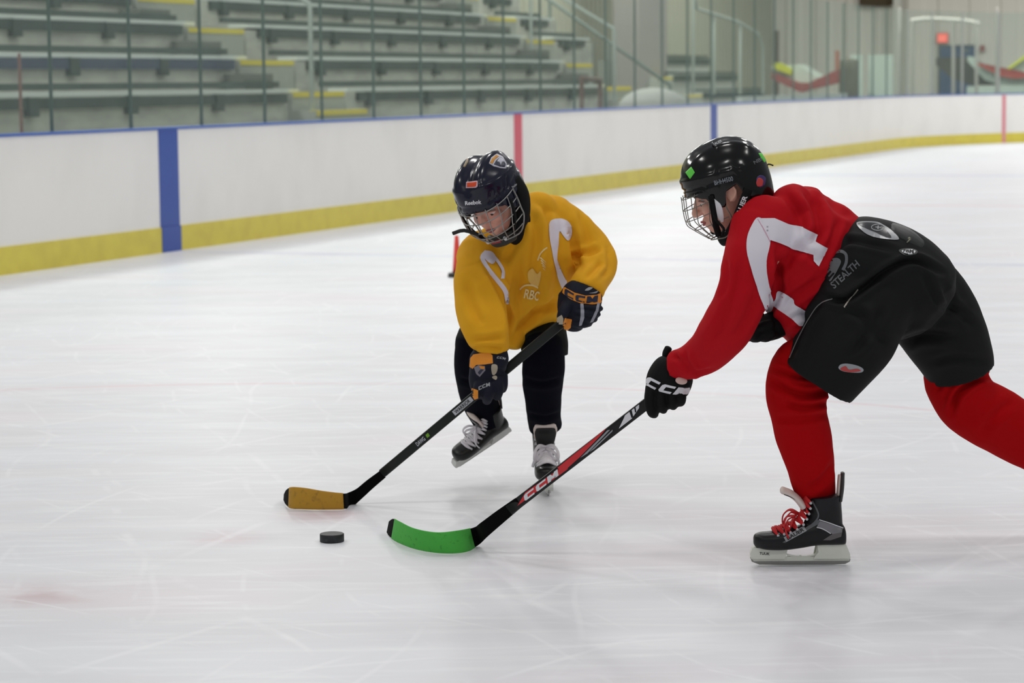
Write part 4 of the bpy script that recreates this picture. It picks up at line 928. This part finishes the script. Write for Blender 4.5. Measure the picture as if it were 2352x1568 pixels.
bm = bmesh.new(); tube(bm, [tuple(hp(HR, -.055, .104, -.005)) + (.013, .004), tuple(hp(HR, -.02, .100, -.045)) + (.013, .004), tuple(hp(HR, .018, .090, -.085)) + (.012, .004), tuple(hp(HR, .045, .06, -.112)) + (.010, .004)], ref=HR[2], n=16, k=5)
me = bpy.data.meshes.new('chin_strap'); bmesh.ops.recalc_face_normals(bm, faces=bm.faces); bm.to_mesh(me); bm.free(); me.materials.append(jblk); me.shade_smooth()
a_, b_ = PX(hp(HR, -.045, .104, -.015)), PX(hp(HR, .008, .094, -.076)); decal(me, [('text', 'BAUER', (a_[0] + b_[0]) / 2, (a_[1] + b_[1]) / 2, math.hypot(a_[0] - b_[0], a_[1] - b_[1]) * .85, 11, math.degrees(math.atan2(a_[1] - b_[1], a_[0] - b_[0])), 0, .03)], prw, step=6, off=.001)
link('chin_strap', me, helm)
bm = bmesh.new(); tube(bm, [tuple(hp(HR, .050, .094, .004)) + (.010, .002), tuple(hp(HR, .046, .096, -.022)) + (.014, .0025), tuple(hp(HR, .045, .092, -.052)) + (.009, .002), tuple(hp(HR, .045, .088, -.068)) + (.003, .001)], ref=HR[2], n=14, k=4); obj('clear_ear_shield', bm, mat('ear_shield_glare', (226, 228, 232), .2), helm, smooth=True)  # white reflected by the clear plastic is put into its colour
bm = bmesh.new(); tube(bm, [tuple(hp(HR, .040, .03, -.128)) + (.02, .014), tuple(hp(HR, .055, 0, -.120)) + (.024, .014), tuple(hp(HR, .040, -.03, -.128)) + (.02, .014)], ref=HR[1], n=16, k=4); obj('chin_cup', bm, jblk, helm, smooth=True)
bm = bmesh.new(); ell(bm, hp(HR, -.062, 0, -.055), (.055, .080, .048), R=(HR[1], HR[2], HR[3])); tube(bm, [tuple(hp(HR, -.02, 0, -.11)) + (.066, .05), tuple(hp(HR, -.05, 0, -.16)) + (.07, .055)], ref=HR[2], n=20, k=2); cloth('neck_guard', bm, jblk, boyr, voxel=.005, smooth=4)
bm = bmesh.new(); wires(bm, [[tuple(hp(HR, -.13, .0, .03)), tuple(hp(HR, -.145, .0, .034)), tuple(hp(HR, -.156, .0, .026))]], .0022, k=3); obj('strap_end', bm, blk, helm, smooth=True)
cage(HR, steeld, helm, rw=.0013, wide=.094)
# near glove
def glove(parent, Y0, lofts, m, decs=(), vox=.0034, sm=4, fl=()):
    bm = bmesh.new()
    for l in lofts:
        kw = {}
        if isinstance(l[-1], dict): kw = l[-1]; l = l[:-1]
        ptube(bm, Y0, list(l), **kw)
    return cloth('hockey_glove', bm, m, parent, voxel=vox, smooth=sm, decals=decs, fl=fl)
YG = 7.14
gl = [[(1556, 836, -.01, 40, 34), (1548, 850, -.01, 50, 42), (1538, 872, -.01, 54, 46), (1531, 892, -.01, 52, 42), {'cap': (.1, .3)}],
      [(1532, 880, 0, 50, 40), (1530, 905, -.005, 47, 36), (1534, 922, -.01, 42, 30)],
      [(1496, 888, -.02, 14, 16), (1492, 920, -.035, 13, 14), (1497, 945, -.03, 12, 13), (1502, 950, -.005, 11, 12), {'ref': FW}],
      [(1518, 895, -.03, 13, 15), (1518, 925, -.045, 12, 14), (1522, 938, -.03, 11, 13), (1522, 936, .0, 10, 12)],
      [(1542, 895, -.03, 13, 15), (1544, 918, -.045, 12, 14), (1546, 930, -.03, 11, 12), (1544, 928, .0, 10, 12)],
      [(1562, 890, -.02, 13, 15), (1565, 910, -.04, 12, 14), (1564, 922, -.03, 11, 12), (1560, 920, .0, 10, 12)],
      [(1525, 885, .05, 14, 14), (1505, 905, .06, 12, 12), (1492, 925, .05, 11, 11)]]
dg_ = [([('ccm', 1533, 889, 104, 19, 14, .5, 9)], prw, 4, .0012)]
g = glove(boyr, YG, gl, gblk, decs=dg_); g['label'] = 'black glove with white lettering on the cuff'
bm = bmesh.new(); ptube(bm, YG, [(1535, 800, .0, 9, 12), (1530, 812, .0, 9, 12), (1530, 826, .0, 8, 10)]); obj('cuff_loop', bm, gblk, g, smooth=True)
bm = bmesh.new(); pell(bm, YG, 1565, 874, -.075, 14, 9, 5, rot=-8); obj('wrist_patch', bm, mat('patch_pink', (214, 182, 174), .7), g, smooth=True)
gl = [[(1800, 740, .02, 30, 30), (1775, 748, .01, 33, 32), (1748, 758, 0, 30, 28)], [(1745, 752, -.02, 14, 14), (1726, 766, -.02, 13, 13), (1716, 776, .0, 10, 11)], [(1760, 762, -.03, 13, 13), (1742, 774, -.02, 12, 12), (1730, 778, .01, 9, 10)], [(1775, 764, -.03, 12, 13), (1762, 776, -.02, 10, 11), (1750, 776, .01, 9, 10)],
      [(1740, 740, .0, 13, 13), (1722, 752, .0, 12, 12), (1712, 764, .0, 10, 10)], [(1770, 745, -.03, 12, 12), (1752, 748, -.035, 11, 11), (1738, 752, -.03, 9, 9)]]
glove(boyr, 7.04, gl, gblk, vox=.004)['label'] = 'black glove half hidden behind the sleeve'
# skates
sk = G(1836, 1297); O_ = Vector((sk.x, sk.y, 0)); a_, b_ = G(1945, 1296), G(1727, 1288)
Xs = Vector((-1, .03, 0))
boot, T = skate(boyr, O_ + Vector((0, 0, .001)), Xs, (0, 0, 1), 1.0, 'red')
dsk = [([('poly', [(1797, 1245), (1880, 1193), (1886, 1200), (1803, 1246)])], prd, 4, .001), ([('poly', [(1800, 1234), (1846, 1208), (1853, 1219), (1806, 1244)])], prg, 4, .0016), ([('text', 'BAUER', 1827, 1226, 44, 8, -29, 0, .03)], blk, 4, .0022),
       ([('curve', [(1866, 1150), (1880, 1180), (1872, 1198), (1850, 1215)], 3.5)], prd, 4, .001), ([('poly', [(1884, 1196), (1932, 1210), (1934, 1222), (1912, 1226), (1876, 1210)])], mat('panel_silver', (128, 126, 130), .35, metal=.3), 4, .0012),
       ([('curve', [(1882, 1193), (1910, 1202), (1936, 1213)], 1.8), ('curve', [(1876, 1211), (1890, 1214), (1908, 1225)], 1.8)], prw, 4, .002), ([('poly', [(1890, 1240), (1915, 1224), (1936, 1212), (1932, 1232), (1908, 1240)])], mat('panel_smoke', (96, 92, 92), .4), 4, .001)]
tr = bvh(boot.data)
for sh, m_, st, of in dsk: decal(boot.data, sh, m_, step=st, off=of, tree=tr)
ho = [c for c in boot.children if c.name.startswith('blade_holder')][0]
decal(ho.data, [('text', 'TUUK', 1756, 1271, 24, 6, 4, 0, .02)], blk, step=8, off=.0008)
# far skate, outside the frame except for the tip of its runner
ank = P(2478, 1084, YR + .29); X2 = Vector((-.62, .05, -.78)); Z2 = Vector((-.78, 0, .62)); Z2 = Vector((-.86, -.02, .52))
b2, T2 = skate(boyr, ank + X2.normalized() * .072 - Z2.normalized() * .15, X2, Z2, 1.0, 'red')
# stick
shaftm = mat('shaft_black', (15, 15, 18), .4, spec=.35); greent = mat('tape_green', (72, 178, 66), .75, noise=(70, (46, 136, 46), .58, .8)); redp = mat('print_red', (204, 38, 44), .4)
YH, YL = 7.05, 7.27
def ysh(px): return YL + (YH - YL) * (px - 1170) / (1750 - 1170)
c_at = lambda x: 1170 + 0
line = lambda x: 931 - (x - 1480) * .772
bl = [(1200, 1163, 1184, 1143, 7.26), (1160, 1197, 1142, 1172, 7.28), (1122, 1230, 1104, 1200, 7.30), (1098, 1252, 1088, 1211, None), (1066, 1267, 1050, 1219, None), (1010, 1269, 1002, 1223, None), (955, 1260, 952, 1214, None), (915, 1245, 918, 1198, None), (895, 1232, 903, 1191, None), (888, 1222, 893, 1197, None)]
tp = (898, 1092)
ang = -math.degrees(math.atan(.772))
def along(x, o): dx, dy = 1 / math.hypot(1, .772), -.772 / math.hypot(1, .772); return (x - dy * o * 1.0, line(x) + dx * o)    # o px to the lower right of the axis
ds = [([('poly', [along(1186, 4), along(1300, 8), along(1298, -4), along(1212, -9)])], redp, .0006), ([('ccm', 1243, line(1243), 98, 13, ang, .5, 0)], prw, .0012),
      ([('poly', [along(1286, -9), along(1400, -11), along(1384, -7), along(1330, 3), along(1288, 7)])], redp, .0006), ([('poly', [along(1330, 5), along(1400, -7), along(1404, -4), along(1345, 7)])], prg, .0006), ([('poly', [along(1350, 7), along(1408, -1), along(1406, 2), along(1360, 8.5)])], prg, .0006),
      ([('poly', [along(1418, 6), along(1442, -9), along(1474, -9), along(1470, -3), along(1448, 6)])], prw, .0006), ([('poly', [along(1452, -9), along(1457, -9), along(1452, 5), along(1448, 5)]), ('poly', [along(1463, -9), along(1466, -9), along(1462, 0), along(1459, 0)])], shaftm, .0014)]
st = make_stick('black hockey stick with green taped blade and red lettering, held by the child in red', (1752, line(1752), YH), (1170, line(1170), YL), .0165, bl, tp, greent, shaftm, mat('blade_black', (9, 9, 10), .9, spec=.1), [(d[0], d[1]) for d in ds])

# ================================================================ PLAYER IN YELLOW
YY = 8.35
yelj = mat('jersey_yellow', (228, 166, 34), .8, spec=.15, bump=(380, .12, .001)); navy = mat('glove_navy', (17, 20, 36), .7, spec=.25); orange = mat('cuff_orange', (228, 142, 32), .6)
sockn = mat('sock_navy', (9, 11, 21), .9, spec=.1, bump=(300, .25, .001)); pantg = mat('shorts_dark', (18, 22, 18), .8, spec=.15); rollg = mat('roll_grey', (44, 46, 56), .6)
HY = head_frame(P(1131, 461, YY - .25), (-.35, -.75, -.50), (-.42, -.36, .78))
bm = bmesh.new()
ptube(bm, YY, [(1150, 480, -.20, 36, 36), (1185, 520, -.12, 44, 42), (1205, 580, .0, 88, 54), (1214, 660, .08, 70, 46), (1216, 712, .13, 54, 44), (1208, 750, .14, 42, 40)])
ptube(bm, YY, [(1130, 590, -.08, 40, 38), (1103, 690, -.20, 28, 28), (1120, 790, -.28, 22, 22), (1119, 850, -.27, 20, 18), (1120, 885, -.25, 20, 16)])
ptube(bm, YY, [(1300, 510, .0, 42, 40), (1372, 590, -.02, 32, 32), (1345, 640, -.16, 24, 24), (1325, 700, -.24, 20, 20), (1322, 735, -.24, 18, 16)])
ptube(bm, YY, [(1243, 765, .1, 36, 36), (1248, 850, .03, 34, 36), (1248, 960, .11, 26, 28), (1249, 1010, .15, 22, 22), (1250, 1045, .16, 20, 20)])
ptube(bm, YY, [(1130, 775, .1, 34, 34), (1095, 850, .10, 34, 36), (1112, 940, .22, 26, 28), (1135, 985, .27, 20, 20)])
boyy = person('child in yellow hockey jersey and navy caged helmet bending over a yellow-bladed stick', bm, HY)
face_parts(HY, boyy)
bm = bmesh.new()
ptube(bm, YY, [(1188, 505, -.14, 60, 60), (1200, 545, -.08, 110, 86), (1208, 600, -.03, 128, 92), (1213, 655, .04, 110, 84), (1224, 705, .08, 90, 78), (1238, 744, .10, 70, 74)], cap=(.4, 0), n=36)
ptube(bm, YY, [(1176, 720, .03, 38, 40), (1180, 760, .03, 32, 36), (1179, 797, .02, 20, 30)], cap=(.5, .4))
pell(bm, YY, 1120, 592, -.08, 74, 66, 60); pell(bm, YY, 1262, 506, -.0, 66, 60, 62); pell(bm, YY, 1235, 478, -.05, 46, 40, 50)
ptube(bm, YY, [(1125, 590, -.09, 74, 58), (1104, 650, -.17, 64, 52), (1105, 710, -.23, 61, 46), (1117, 760, -.28, 53, 42), (1126, 788, -.28, 46, 38), (1127, 802, -.275, 41, 32)], cap=(.5, 0), n=32)
ptube(bm, YY, [(1262, 505, 0, 58, 56), (1306, 528, .0, 54, 54), (1348, 570, -.01, 54, 52), (1372, 606, -.06, 46, 46), (1362, 636, -.14, 42, 42), (1348, 660, -.22, 43, 40), (1344, 670, -.235, 42, 38)], cap=(.5, 0), n=32)
fr = [([(1168, 790), (1172, 740), (1163, 700), (1140, 650), (1112, 605)], 9, .013), ([(1175, 795), (1195, 750), (1240, 712), (1290, 690)], 10, .012), ([(1215, 480), (1235, 540), (1225, 600), (1212, 640)], 12, .008), ([(1250, 470), (1262, 520), (1262, 570)], 9, .006),
      ([(1310, 520), (1318, 560), (1322, 590), (1330, 612)], 10, .014), ([(1318, 590), (1350, 582), (1380, 570)], 8, .008), ([(1345, 640), (1368, 618), (1385, 600)], 8, .006), ([(1075, 640), (1085, 700), (1110, 750)], 12, .007), ([(1080, 780), (1120, 778), (1160, 772)], 8, .006),
      ([(1085, 800), (1120, 796), (1165, 802)], 6, .005), ([(1195, 600), (1190, 660), (1180, 720)], 11, .007), ([(1285, 600), (1280, 650), (1270, 700)], 10, .006), ([(1230, 620), (1236, 680), (1215, 740)], 10, .005), ([(1330, 480), (1345, 530), (1350, 560)], 10, .006), ([(1160, 600), (1178, 570), (1195, 540)], 10, .006), ([(1395, 560), (1400, 610), (1380, 640)], 8, .005), ([(1210, 770), (1250, 752), (1288, 735)], 8, .005)]
dy_ = [([('smooth', [(1262, 512), (1272, 504), (1290, 503), (1306, 510), (1314, 525), (1311, 545), (1303, 552), (1292, 540), (1284, 532), (1282, 560), (1279, 590), (1280, 620), (1292, 635), (1301, 645), (1296, 662), (1290, 660), (1276, 620), (1266, 570), (1260, 535)])], wht, 4, .0026),
       ([('curve', [(1118, 578), (1108, 592), (1118, 612), (1140, 640), (1160, 668), (1165, 697)], 10)], wht, 4, .0026), ([('curve', [(1116, 582), (1132, 588), (1146, 606), (1154, 622), (1154, 640)], 7)], wht, 4, .003), ([('smooth', [(1112, 578), (1128, 578), (1138, 590), (1134, 606), (1124, 604), (1112, 592)])], wht, 4, .0034),
       ([('curve', [(1236, 598), (1241, 584), (1249, 574), (1256, 568)], 3)] + [('poly', [(1240 + i * 1.5, 592 + i * 6), (1243 + i, 590 + i * 6), (1255 - i * .6, 602 + i * 5 + (2 if i < 3 else -1))]) for i in range(5)], mat('print_cream', (238, 214, 150), .6), 4, .0026),
       ([('smooth', [(1212, 624), (1224, 616), (1234, 628), (1242, 622), (1240, 646), (1232, 660), (1222, 654), (1214, 644)])], mat('print_gold', (232, 190, 96), .6), 4, .0024), ([('text', 'RBC', 1222, 676, 34, 22, 12, 0, .02)], mat('print_cream'), 4, .0028), ([('curve', [(1195, 664), (1206, 655), (1220, 654), (1236, 660)], 3.4)], mat('print_cream'), 4, .0028)]
cloth('hockey_jersey', bm, yelj, boyy, voxel=.0062, smooth=7, fl=fr, rump=(9, .004, 11), decals=dy_)
# shorts and socks
bm = bmesh.new(); ptube(bm, YY, [(1212, 726, .14, 72, 58), (1206, 765, .11, 88, 68)], cap=(.2, .4), n=32)
ptube(bm, YY, [(1246, 754, .10, 54, 54), (1250, 790, .04, 56, 64), (1254, 822, .03, 52, 60)], cap=(.3, 0)); ptube(bm, YY, [(1140, 750, .13, 58, 52), (1105, 785, .09, 60, 60), (1098, 818, .08, 52, 56)], cap=(.3, 0))
cloth('hockey_shorts', bm, pantg, boyy, voxel=.0055, smooth=5, fl=[([(1195, 790), (1240, 775), (1290, 790)], 8, .006)])
bm = bmesh.new(); ptube(bm, YY, [(1250, 780, .02, 46, 54), (1249, 830, .0, 50, 54), (1246, 880, .04, 47, 48), (1248, 930, .08, 42, 42), (1250, 962, .13, 39, 36), (1253, 982, .155, 39, 34)], cap=(.3, 0), n=30)
cloth('hockey_sock', bm, sockn, boyy, voxel=.005, smooth=4, rump=(9, .003, 2), fl=[([(1200, 870), (1245, 880), (1290, 870)], 7, .005), ([(1210, 950), (1250, 958), (1290, 948)], 6, .004)])
bm = bmesh.new(); ptube(bm, YY, [(1094, 780, .07, 48, 52), (1091, 840, .07, 48, 50), (1096, 890, .12, 45, 46), (1108, 930, .17, 42, 40), (1118, 962, .21, 36, 36), (1124, 974, .22, 36, 34)], cap=(.3, 0), n=30)
cloth('hockey_sock', bm, sockn, boyy, voxel=.005, smooth=4, rump=(9, .003, 4), fl=[([(1050, 870), (1090, 880), (1130, 900)], 7, .005)])
# helmet
nvy = mat('helmet_navy', (17, 20, 40), .2, spec=.35, coat=.15)
me, _ = helmet_shell(HY, 'navy', nvy, boyy); tr = bvh(me)
silver = mat('logo_silver', (190, 190, 204), .4); gold = mat('logo_gold', (206, 142, 50), .4); dkn = mat('logo_navy', (26, 30, 56), .4); org = mat('sticker_orange', (214, 74, 34), .4); pw = mat('sticker_rim', (214, 180, 190), .4)
for sh, m_, of in (([('poly', [(1141, 353), (1155, 360), (1164, 377), (1162, 387), (1150, 386), (1134, 382), (1123, 375), (1128, 362)])], silver, .0012), ([('poly', [(1140, 356), (1146, 359), (1136, 367), (1131, 377), (1125, 374), (1131, 363)])], gold, .002),
                   ([('poly', [(1149, 361), (1156, 366), (1161, 378), (1159, 384), (1148, 383), (1134, 378), (1139, 369)])], dkn, .002), ([('poly', [(1148, 362), (1156, 367), (1158, 372), (1152, 373), (1150, 380), (1147, 373), (1141, 371)])], silver, .0026),
                   ([('poly', [(1071, 418), (1097, 415), (1097, 428), (1093, 431), (1070, 432)])], pw, .0012), ([('poly', [(1073, 420), (1095, 417), (1094, 427), (1091, 429), (1073, 430)])], org, .002),
                   ([('text', 'Reebok', 1087, 465, 37, 9, -5, 0, .02)], prw, .0014), ([('text', 'Reebok', 1183, 425, 17, 5, -38, 0, .02)], prg, .0014),
                   ([('poly', [(1064, 383), (1072, 366), (1077, 360), (1075, 372), (1068, 384)])], mat('logo_tan', (150, 130, 96), .4), .0012)):
    decal(me, sh, m_, step=5, off=of, tree=tr)
helm = finish_shell(me, boyy, None)
for sg in (1, -1):
    bm = bmesh.new(); tube(bm, [tuple(hp(HY, .050, sg * .104, .015)) + (.008, .003), tuple(hp(HY, .058, sg * .098, -.03)) + (.008, .003), tuple(hp(HY, .062, sg * .082, -.07)) + (.009, .003), tuple(hp(HY, .062, sg * .055, -.103)) + (.010, .004)], ref=HY[2], n=12, k=4); obj('mask_strap', bm, jblk, helm, smooth=True)
bm = bmesh.new(); tube(bm, [tuple(hp(HY, .046, .045, -.118)) + (.02, .012), tuple(hp(HY, .075, .02, -.112)) + (.022, .012), tuple(hp(HY, .075, -.02, -.112)) + (.022, .012), tuple(hp(HY, .046, -.045, -.118)) + (.02, .012)], ref=HY[1], n=16, k=4); obj('chin_cup', bm, mat('cup_dark', (36, 38, 34), .6), helm, smooth=True)
bm = bmesh.new(); tube(bm, [tuple(hp(HY, .092, .016, -.104)) + (.006, .003), tuple(hp(HY, .094, -.016, -.104)) + (.006, .003)], ref=HY[1], n=10, k=1); obj('chin_label', bm, mat('label_red', (150, 40, 44), .5), helm, smooth=True)
bm = bmesh.new()
for l in (.034, -.036): ell(bm, hp(HY, .086, l, -.102), (.004, .007, .008), R=(HY[1], HY[2], HY[3]), n=12)
obj('cup_clip', bm, mat('clip_white', (206, 206, 210), .4), helm, smooth=True)
bm = bmesh.new(); ell(bm, hp(HY, -.05, 0, -.04), (.055, .098, .055), R=(HY[1], HY[2], HY[3])); tube(bm, [tuple(hp(HY, -.035, .095, .04)) + (.03, .014), tuple(hp(HY, -.03, .10, -.02)) + (.035, .014), tuple(hp(HY, .0, .085, -.08)) + (.03, .014), tuple(hp(HY, .03, .06, -.11)) + (.02, .012)], ref=HY[2], n=16, k=4)
tube(bm, [tuple(hp(HY, -.02, 0, -.09)) + (.07, .05), tuple(hp(HY, -.06, 0, -.14)) + (.075, .055)], ref=HY[2], n=20, k=2); cloth('neck_guard', bm, jblk, boyy, voxel=.005, smooth=4)
cage(HY, steel, helm, rw=.0019, wide=.104)
bm = bmesh.new(); a = P(1040, 536, YY - .36); b = P(1066, 529, YY - .36); c = P(1100, 540, YY - .33); tube(bm, [tuple(a) + (.0062, .003), tuple(b) + (.0062, .003), tuple(c) + (.006, .003)], n=10, k=3); obj('mouthguard_strap', bm, blk, helm, smooth=True)
# gloves
gl = [[(1344, 662, -.22, 36, 32), (1340, 673, -.235, 47, 38), (1332, 692, -.25, 50, 40), {'cap': (.1, .3)}], [(1328, 688, -.24, 48, 36), (1320, 715, -.25, 42, 34), (1314, 745, -.25, 28, 28)],
      [(1330, 703, -.26, 10, 26), (1355, 706, -.27, 9.5, 24), (1374, 708, -.25, 8, 18)], [(1328, 718, -.27, 9, 24), (1352, 721, -.28, 9, 22), (1369, 722, -.26, 7.5, 16)], [(1322, 731, -.27, 9, 22), (1347, 734, -.28, 8.5, 20), (1363, 734, -.26, 7, 14)], [(1318, 744, -.27, 9, 20), (1338, 746, -.28, 8, 18), (1352, 744, -.26, 7, 12)],
      [(1305, 700, -.28, 16, 16), (1292, 722, -.31, 13, 13), (1290, 740, -.31, 11, 11)]]
dl = [([('poly', [(1296, 655), (1301, 662), (1320, 672), (1345, 679), (1370, 677), (1386, 669), (1384, 688), (1378, 696), (1362, 699), (1335, 697), (1310, 687), (1292, 672)])], orange, 5, .0014), ([('ccm', 1334, 682, 76, 15, 12, -.1, 9)], dkn, 4, .0024),
      ([('poly', [(1333, 697), (1340, 698), (1342, 712), (1342, 730), (1336, 747), (1330, 748), (1334, 725)]), ('poly', [(1372, 693), (1377, 697), (1374, 714), (1362, 738), (1355, 740), (1368, 712)])], mat('piping_silver', (150, 152, 164), .5), 4, .0014),
      ([('poly', [(1297, 730), (1314, 733), (1311, 752), (1304, 758), (1293, 754), (1294, 740)])], orange, 4, .0014), ([('poly', [(1278, 731), (1290, 723), (1294, 732), (1292, 752), (1283, 752)])], mat('palm_tan', (176, 166, 146), .8), 4, .0014), ([('smooth', [(1343, 667), (1352, 660), (1361, 661), (1352, 667)]), ('smooth', [(1353, 673), (1364, 671), (1374, 667), (1368, 673)])], prg, 4, .0014)]
glove(boyy, YY, gl, navy, decs=dl)['label'] = 'navy glove with orange lettered cuff'
gl = [[(1126, 806, -.27, 34, 30), (1122, 824, -.28, 44, 34), (1120, 846, -.29, 43, 32), {'cap': (.1, .3)}], [(1150, 808, -.29, 16, 16), (1152, 826, -.30, 17, 16), (1150, 840, -.3, 13, 14)], [(1118, 845, -.28, 40, 30), (1116, 875, -.27, 40, 28), (1118, 898, -.25, 34, 26)],
      [(1104, 880, -.30, 15, 15), (1096, 900, -.31, 12, 12), (1094, 910, -.29, 10, 10)], [(1124, 884, -.31, 15, 14), (1122, 906, -.32, 13, 13), (1118, 920, -.29, 11, 11)], [(1142, 870, -.30, 14, 14), (1146, 894, -.31, 12, 12), (1142, 912, -.29, 10, 10)], [(1156, 862, -.28, 11, 13), (1158, 884, -.29, 9, 11), (1156, 894, -.27, 8, 10)]]
dl = [([('poly', [(1081, 822), (1088, 814), (1105, 811), (1125, 811), (1131, 816), (1132, 834), (1112, 837), (1094, 838), (1086, 846), (1079, 842)])], orange, 5, .0014), ([('poly', [(1089, 843), (1100, 838), (1114, 840), (1115, 850), (1102, 865), (1094, 858)])], mat('crest_grey', (120, 116, 126), .5), 4, .0014), ([('poly', [(1101, 840), (1113, 841), (1113, 846), (1104, 845)])], orange, 4, .0022), ([('poly', [(1104, 847), (1111, 848), (1102, 860), (1098, 855)])], dkn, 4, .0022),
      ([('ccm', 1112, 887, 28, 8, -20, .3, -1)], prg, 4, .0014), ([('ccm', 1151, 822, 20, 5, 10, .3, -1)], prg, 4, .0014), ([('smooth', [(1129, 838), (1141, 838), (1142, 850), (1136, 860), (1130, 858)]), ('smooth', [(1130, 866), (1137, 862), (1142, 866), (1139, 872)])], mat('palm_tan'), 4, .0014), ([('poly', [(1083, 903), (1084, 891), (1098, 896), (1098, 914), (1090, 917)])], orange, 4, .0014)]
glove(boyy, YY, gl, navy, decs=dl)['label'] = 'navy glove with plain orange cuff and crest'
# skates
s1 = G(1253, 1120); b1, _ = skate(boyy, Vector((s1.x, YY + .08, 0.001)), (.06, -.99, 0), (0, 0, 1), 1.02, 'green')
X3 = Vector((-.78, -.40, -.46)); Z3 = Vector((-.12, -.62, .75)); 
c3 = P(1108, 1036, YY + .24); b3, _ = skate(boyy, c3, X3, Z3, .86, 'green')
for b in (b1, b3):
    pass
# stick
line2 = lambda x: 742 - (x - 1290) * .837
Ya, Yb = YY - .27, G(800, 1160).y + .01
bl = [(886, 1096, 872, 1081, Yb + .0), (858, 1120, 842, 1103, Yb), (832, 1144, 820, 1121, Yb), (806, 1166, 802, 1130, Yb + .0), (790, 1168, 788, 1133, None), (740, 1169, 742, 1128, None), (695, 1168, 700, 1121, None), (668, 1166, 670, 1119, None), (656, 1158, 658, 1124, None), (651, 1148, 652, 1134, None)]
tp = (662, 790)
yt = mat('tape_ochre', (186, 140, 38), .75, noise=(55, (128, 98, 34), .55, .8)); sh2 = mat('shaft_green_black', (26, 31, 27), .45, spec=.3); pst = mat('print_pale', (188, 190, 196), .5)
ang2 = -math.degrees(math.atan(.837))
def al2(x, o): k = math.hypot(1, .837); return (x + .837 / k * o, line2(x) + o / k)
make_stick('dark green hockey stick with ochre taped blade, held by the child in yellow', (1288, line2(1288), Ya), (878, line2(878), Yb), .0158, bl, tp, yt, sh2, mat('blade_black'),
           [([('poly', [al2(1042, -6), al2(1084, -6), al2(1084, 6), al2(1042, 6)])], pst), ([('text', 'WARRIOR', *al2(1062, 0), 44, 9, ang2, 0, .02)], sh2), ([('text', 'DAWG', *al2(966, 0), 24, 10, ang2, 0, .02)], pst), ([('poly', [al2(980, -4), al2(986, -4), al2(985, 4), al2(979, 4)])], mat('print_lime', (110, 160, 40), .5))])
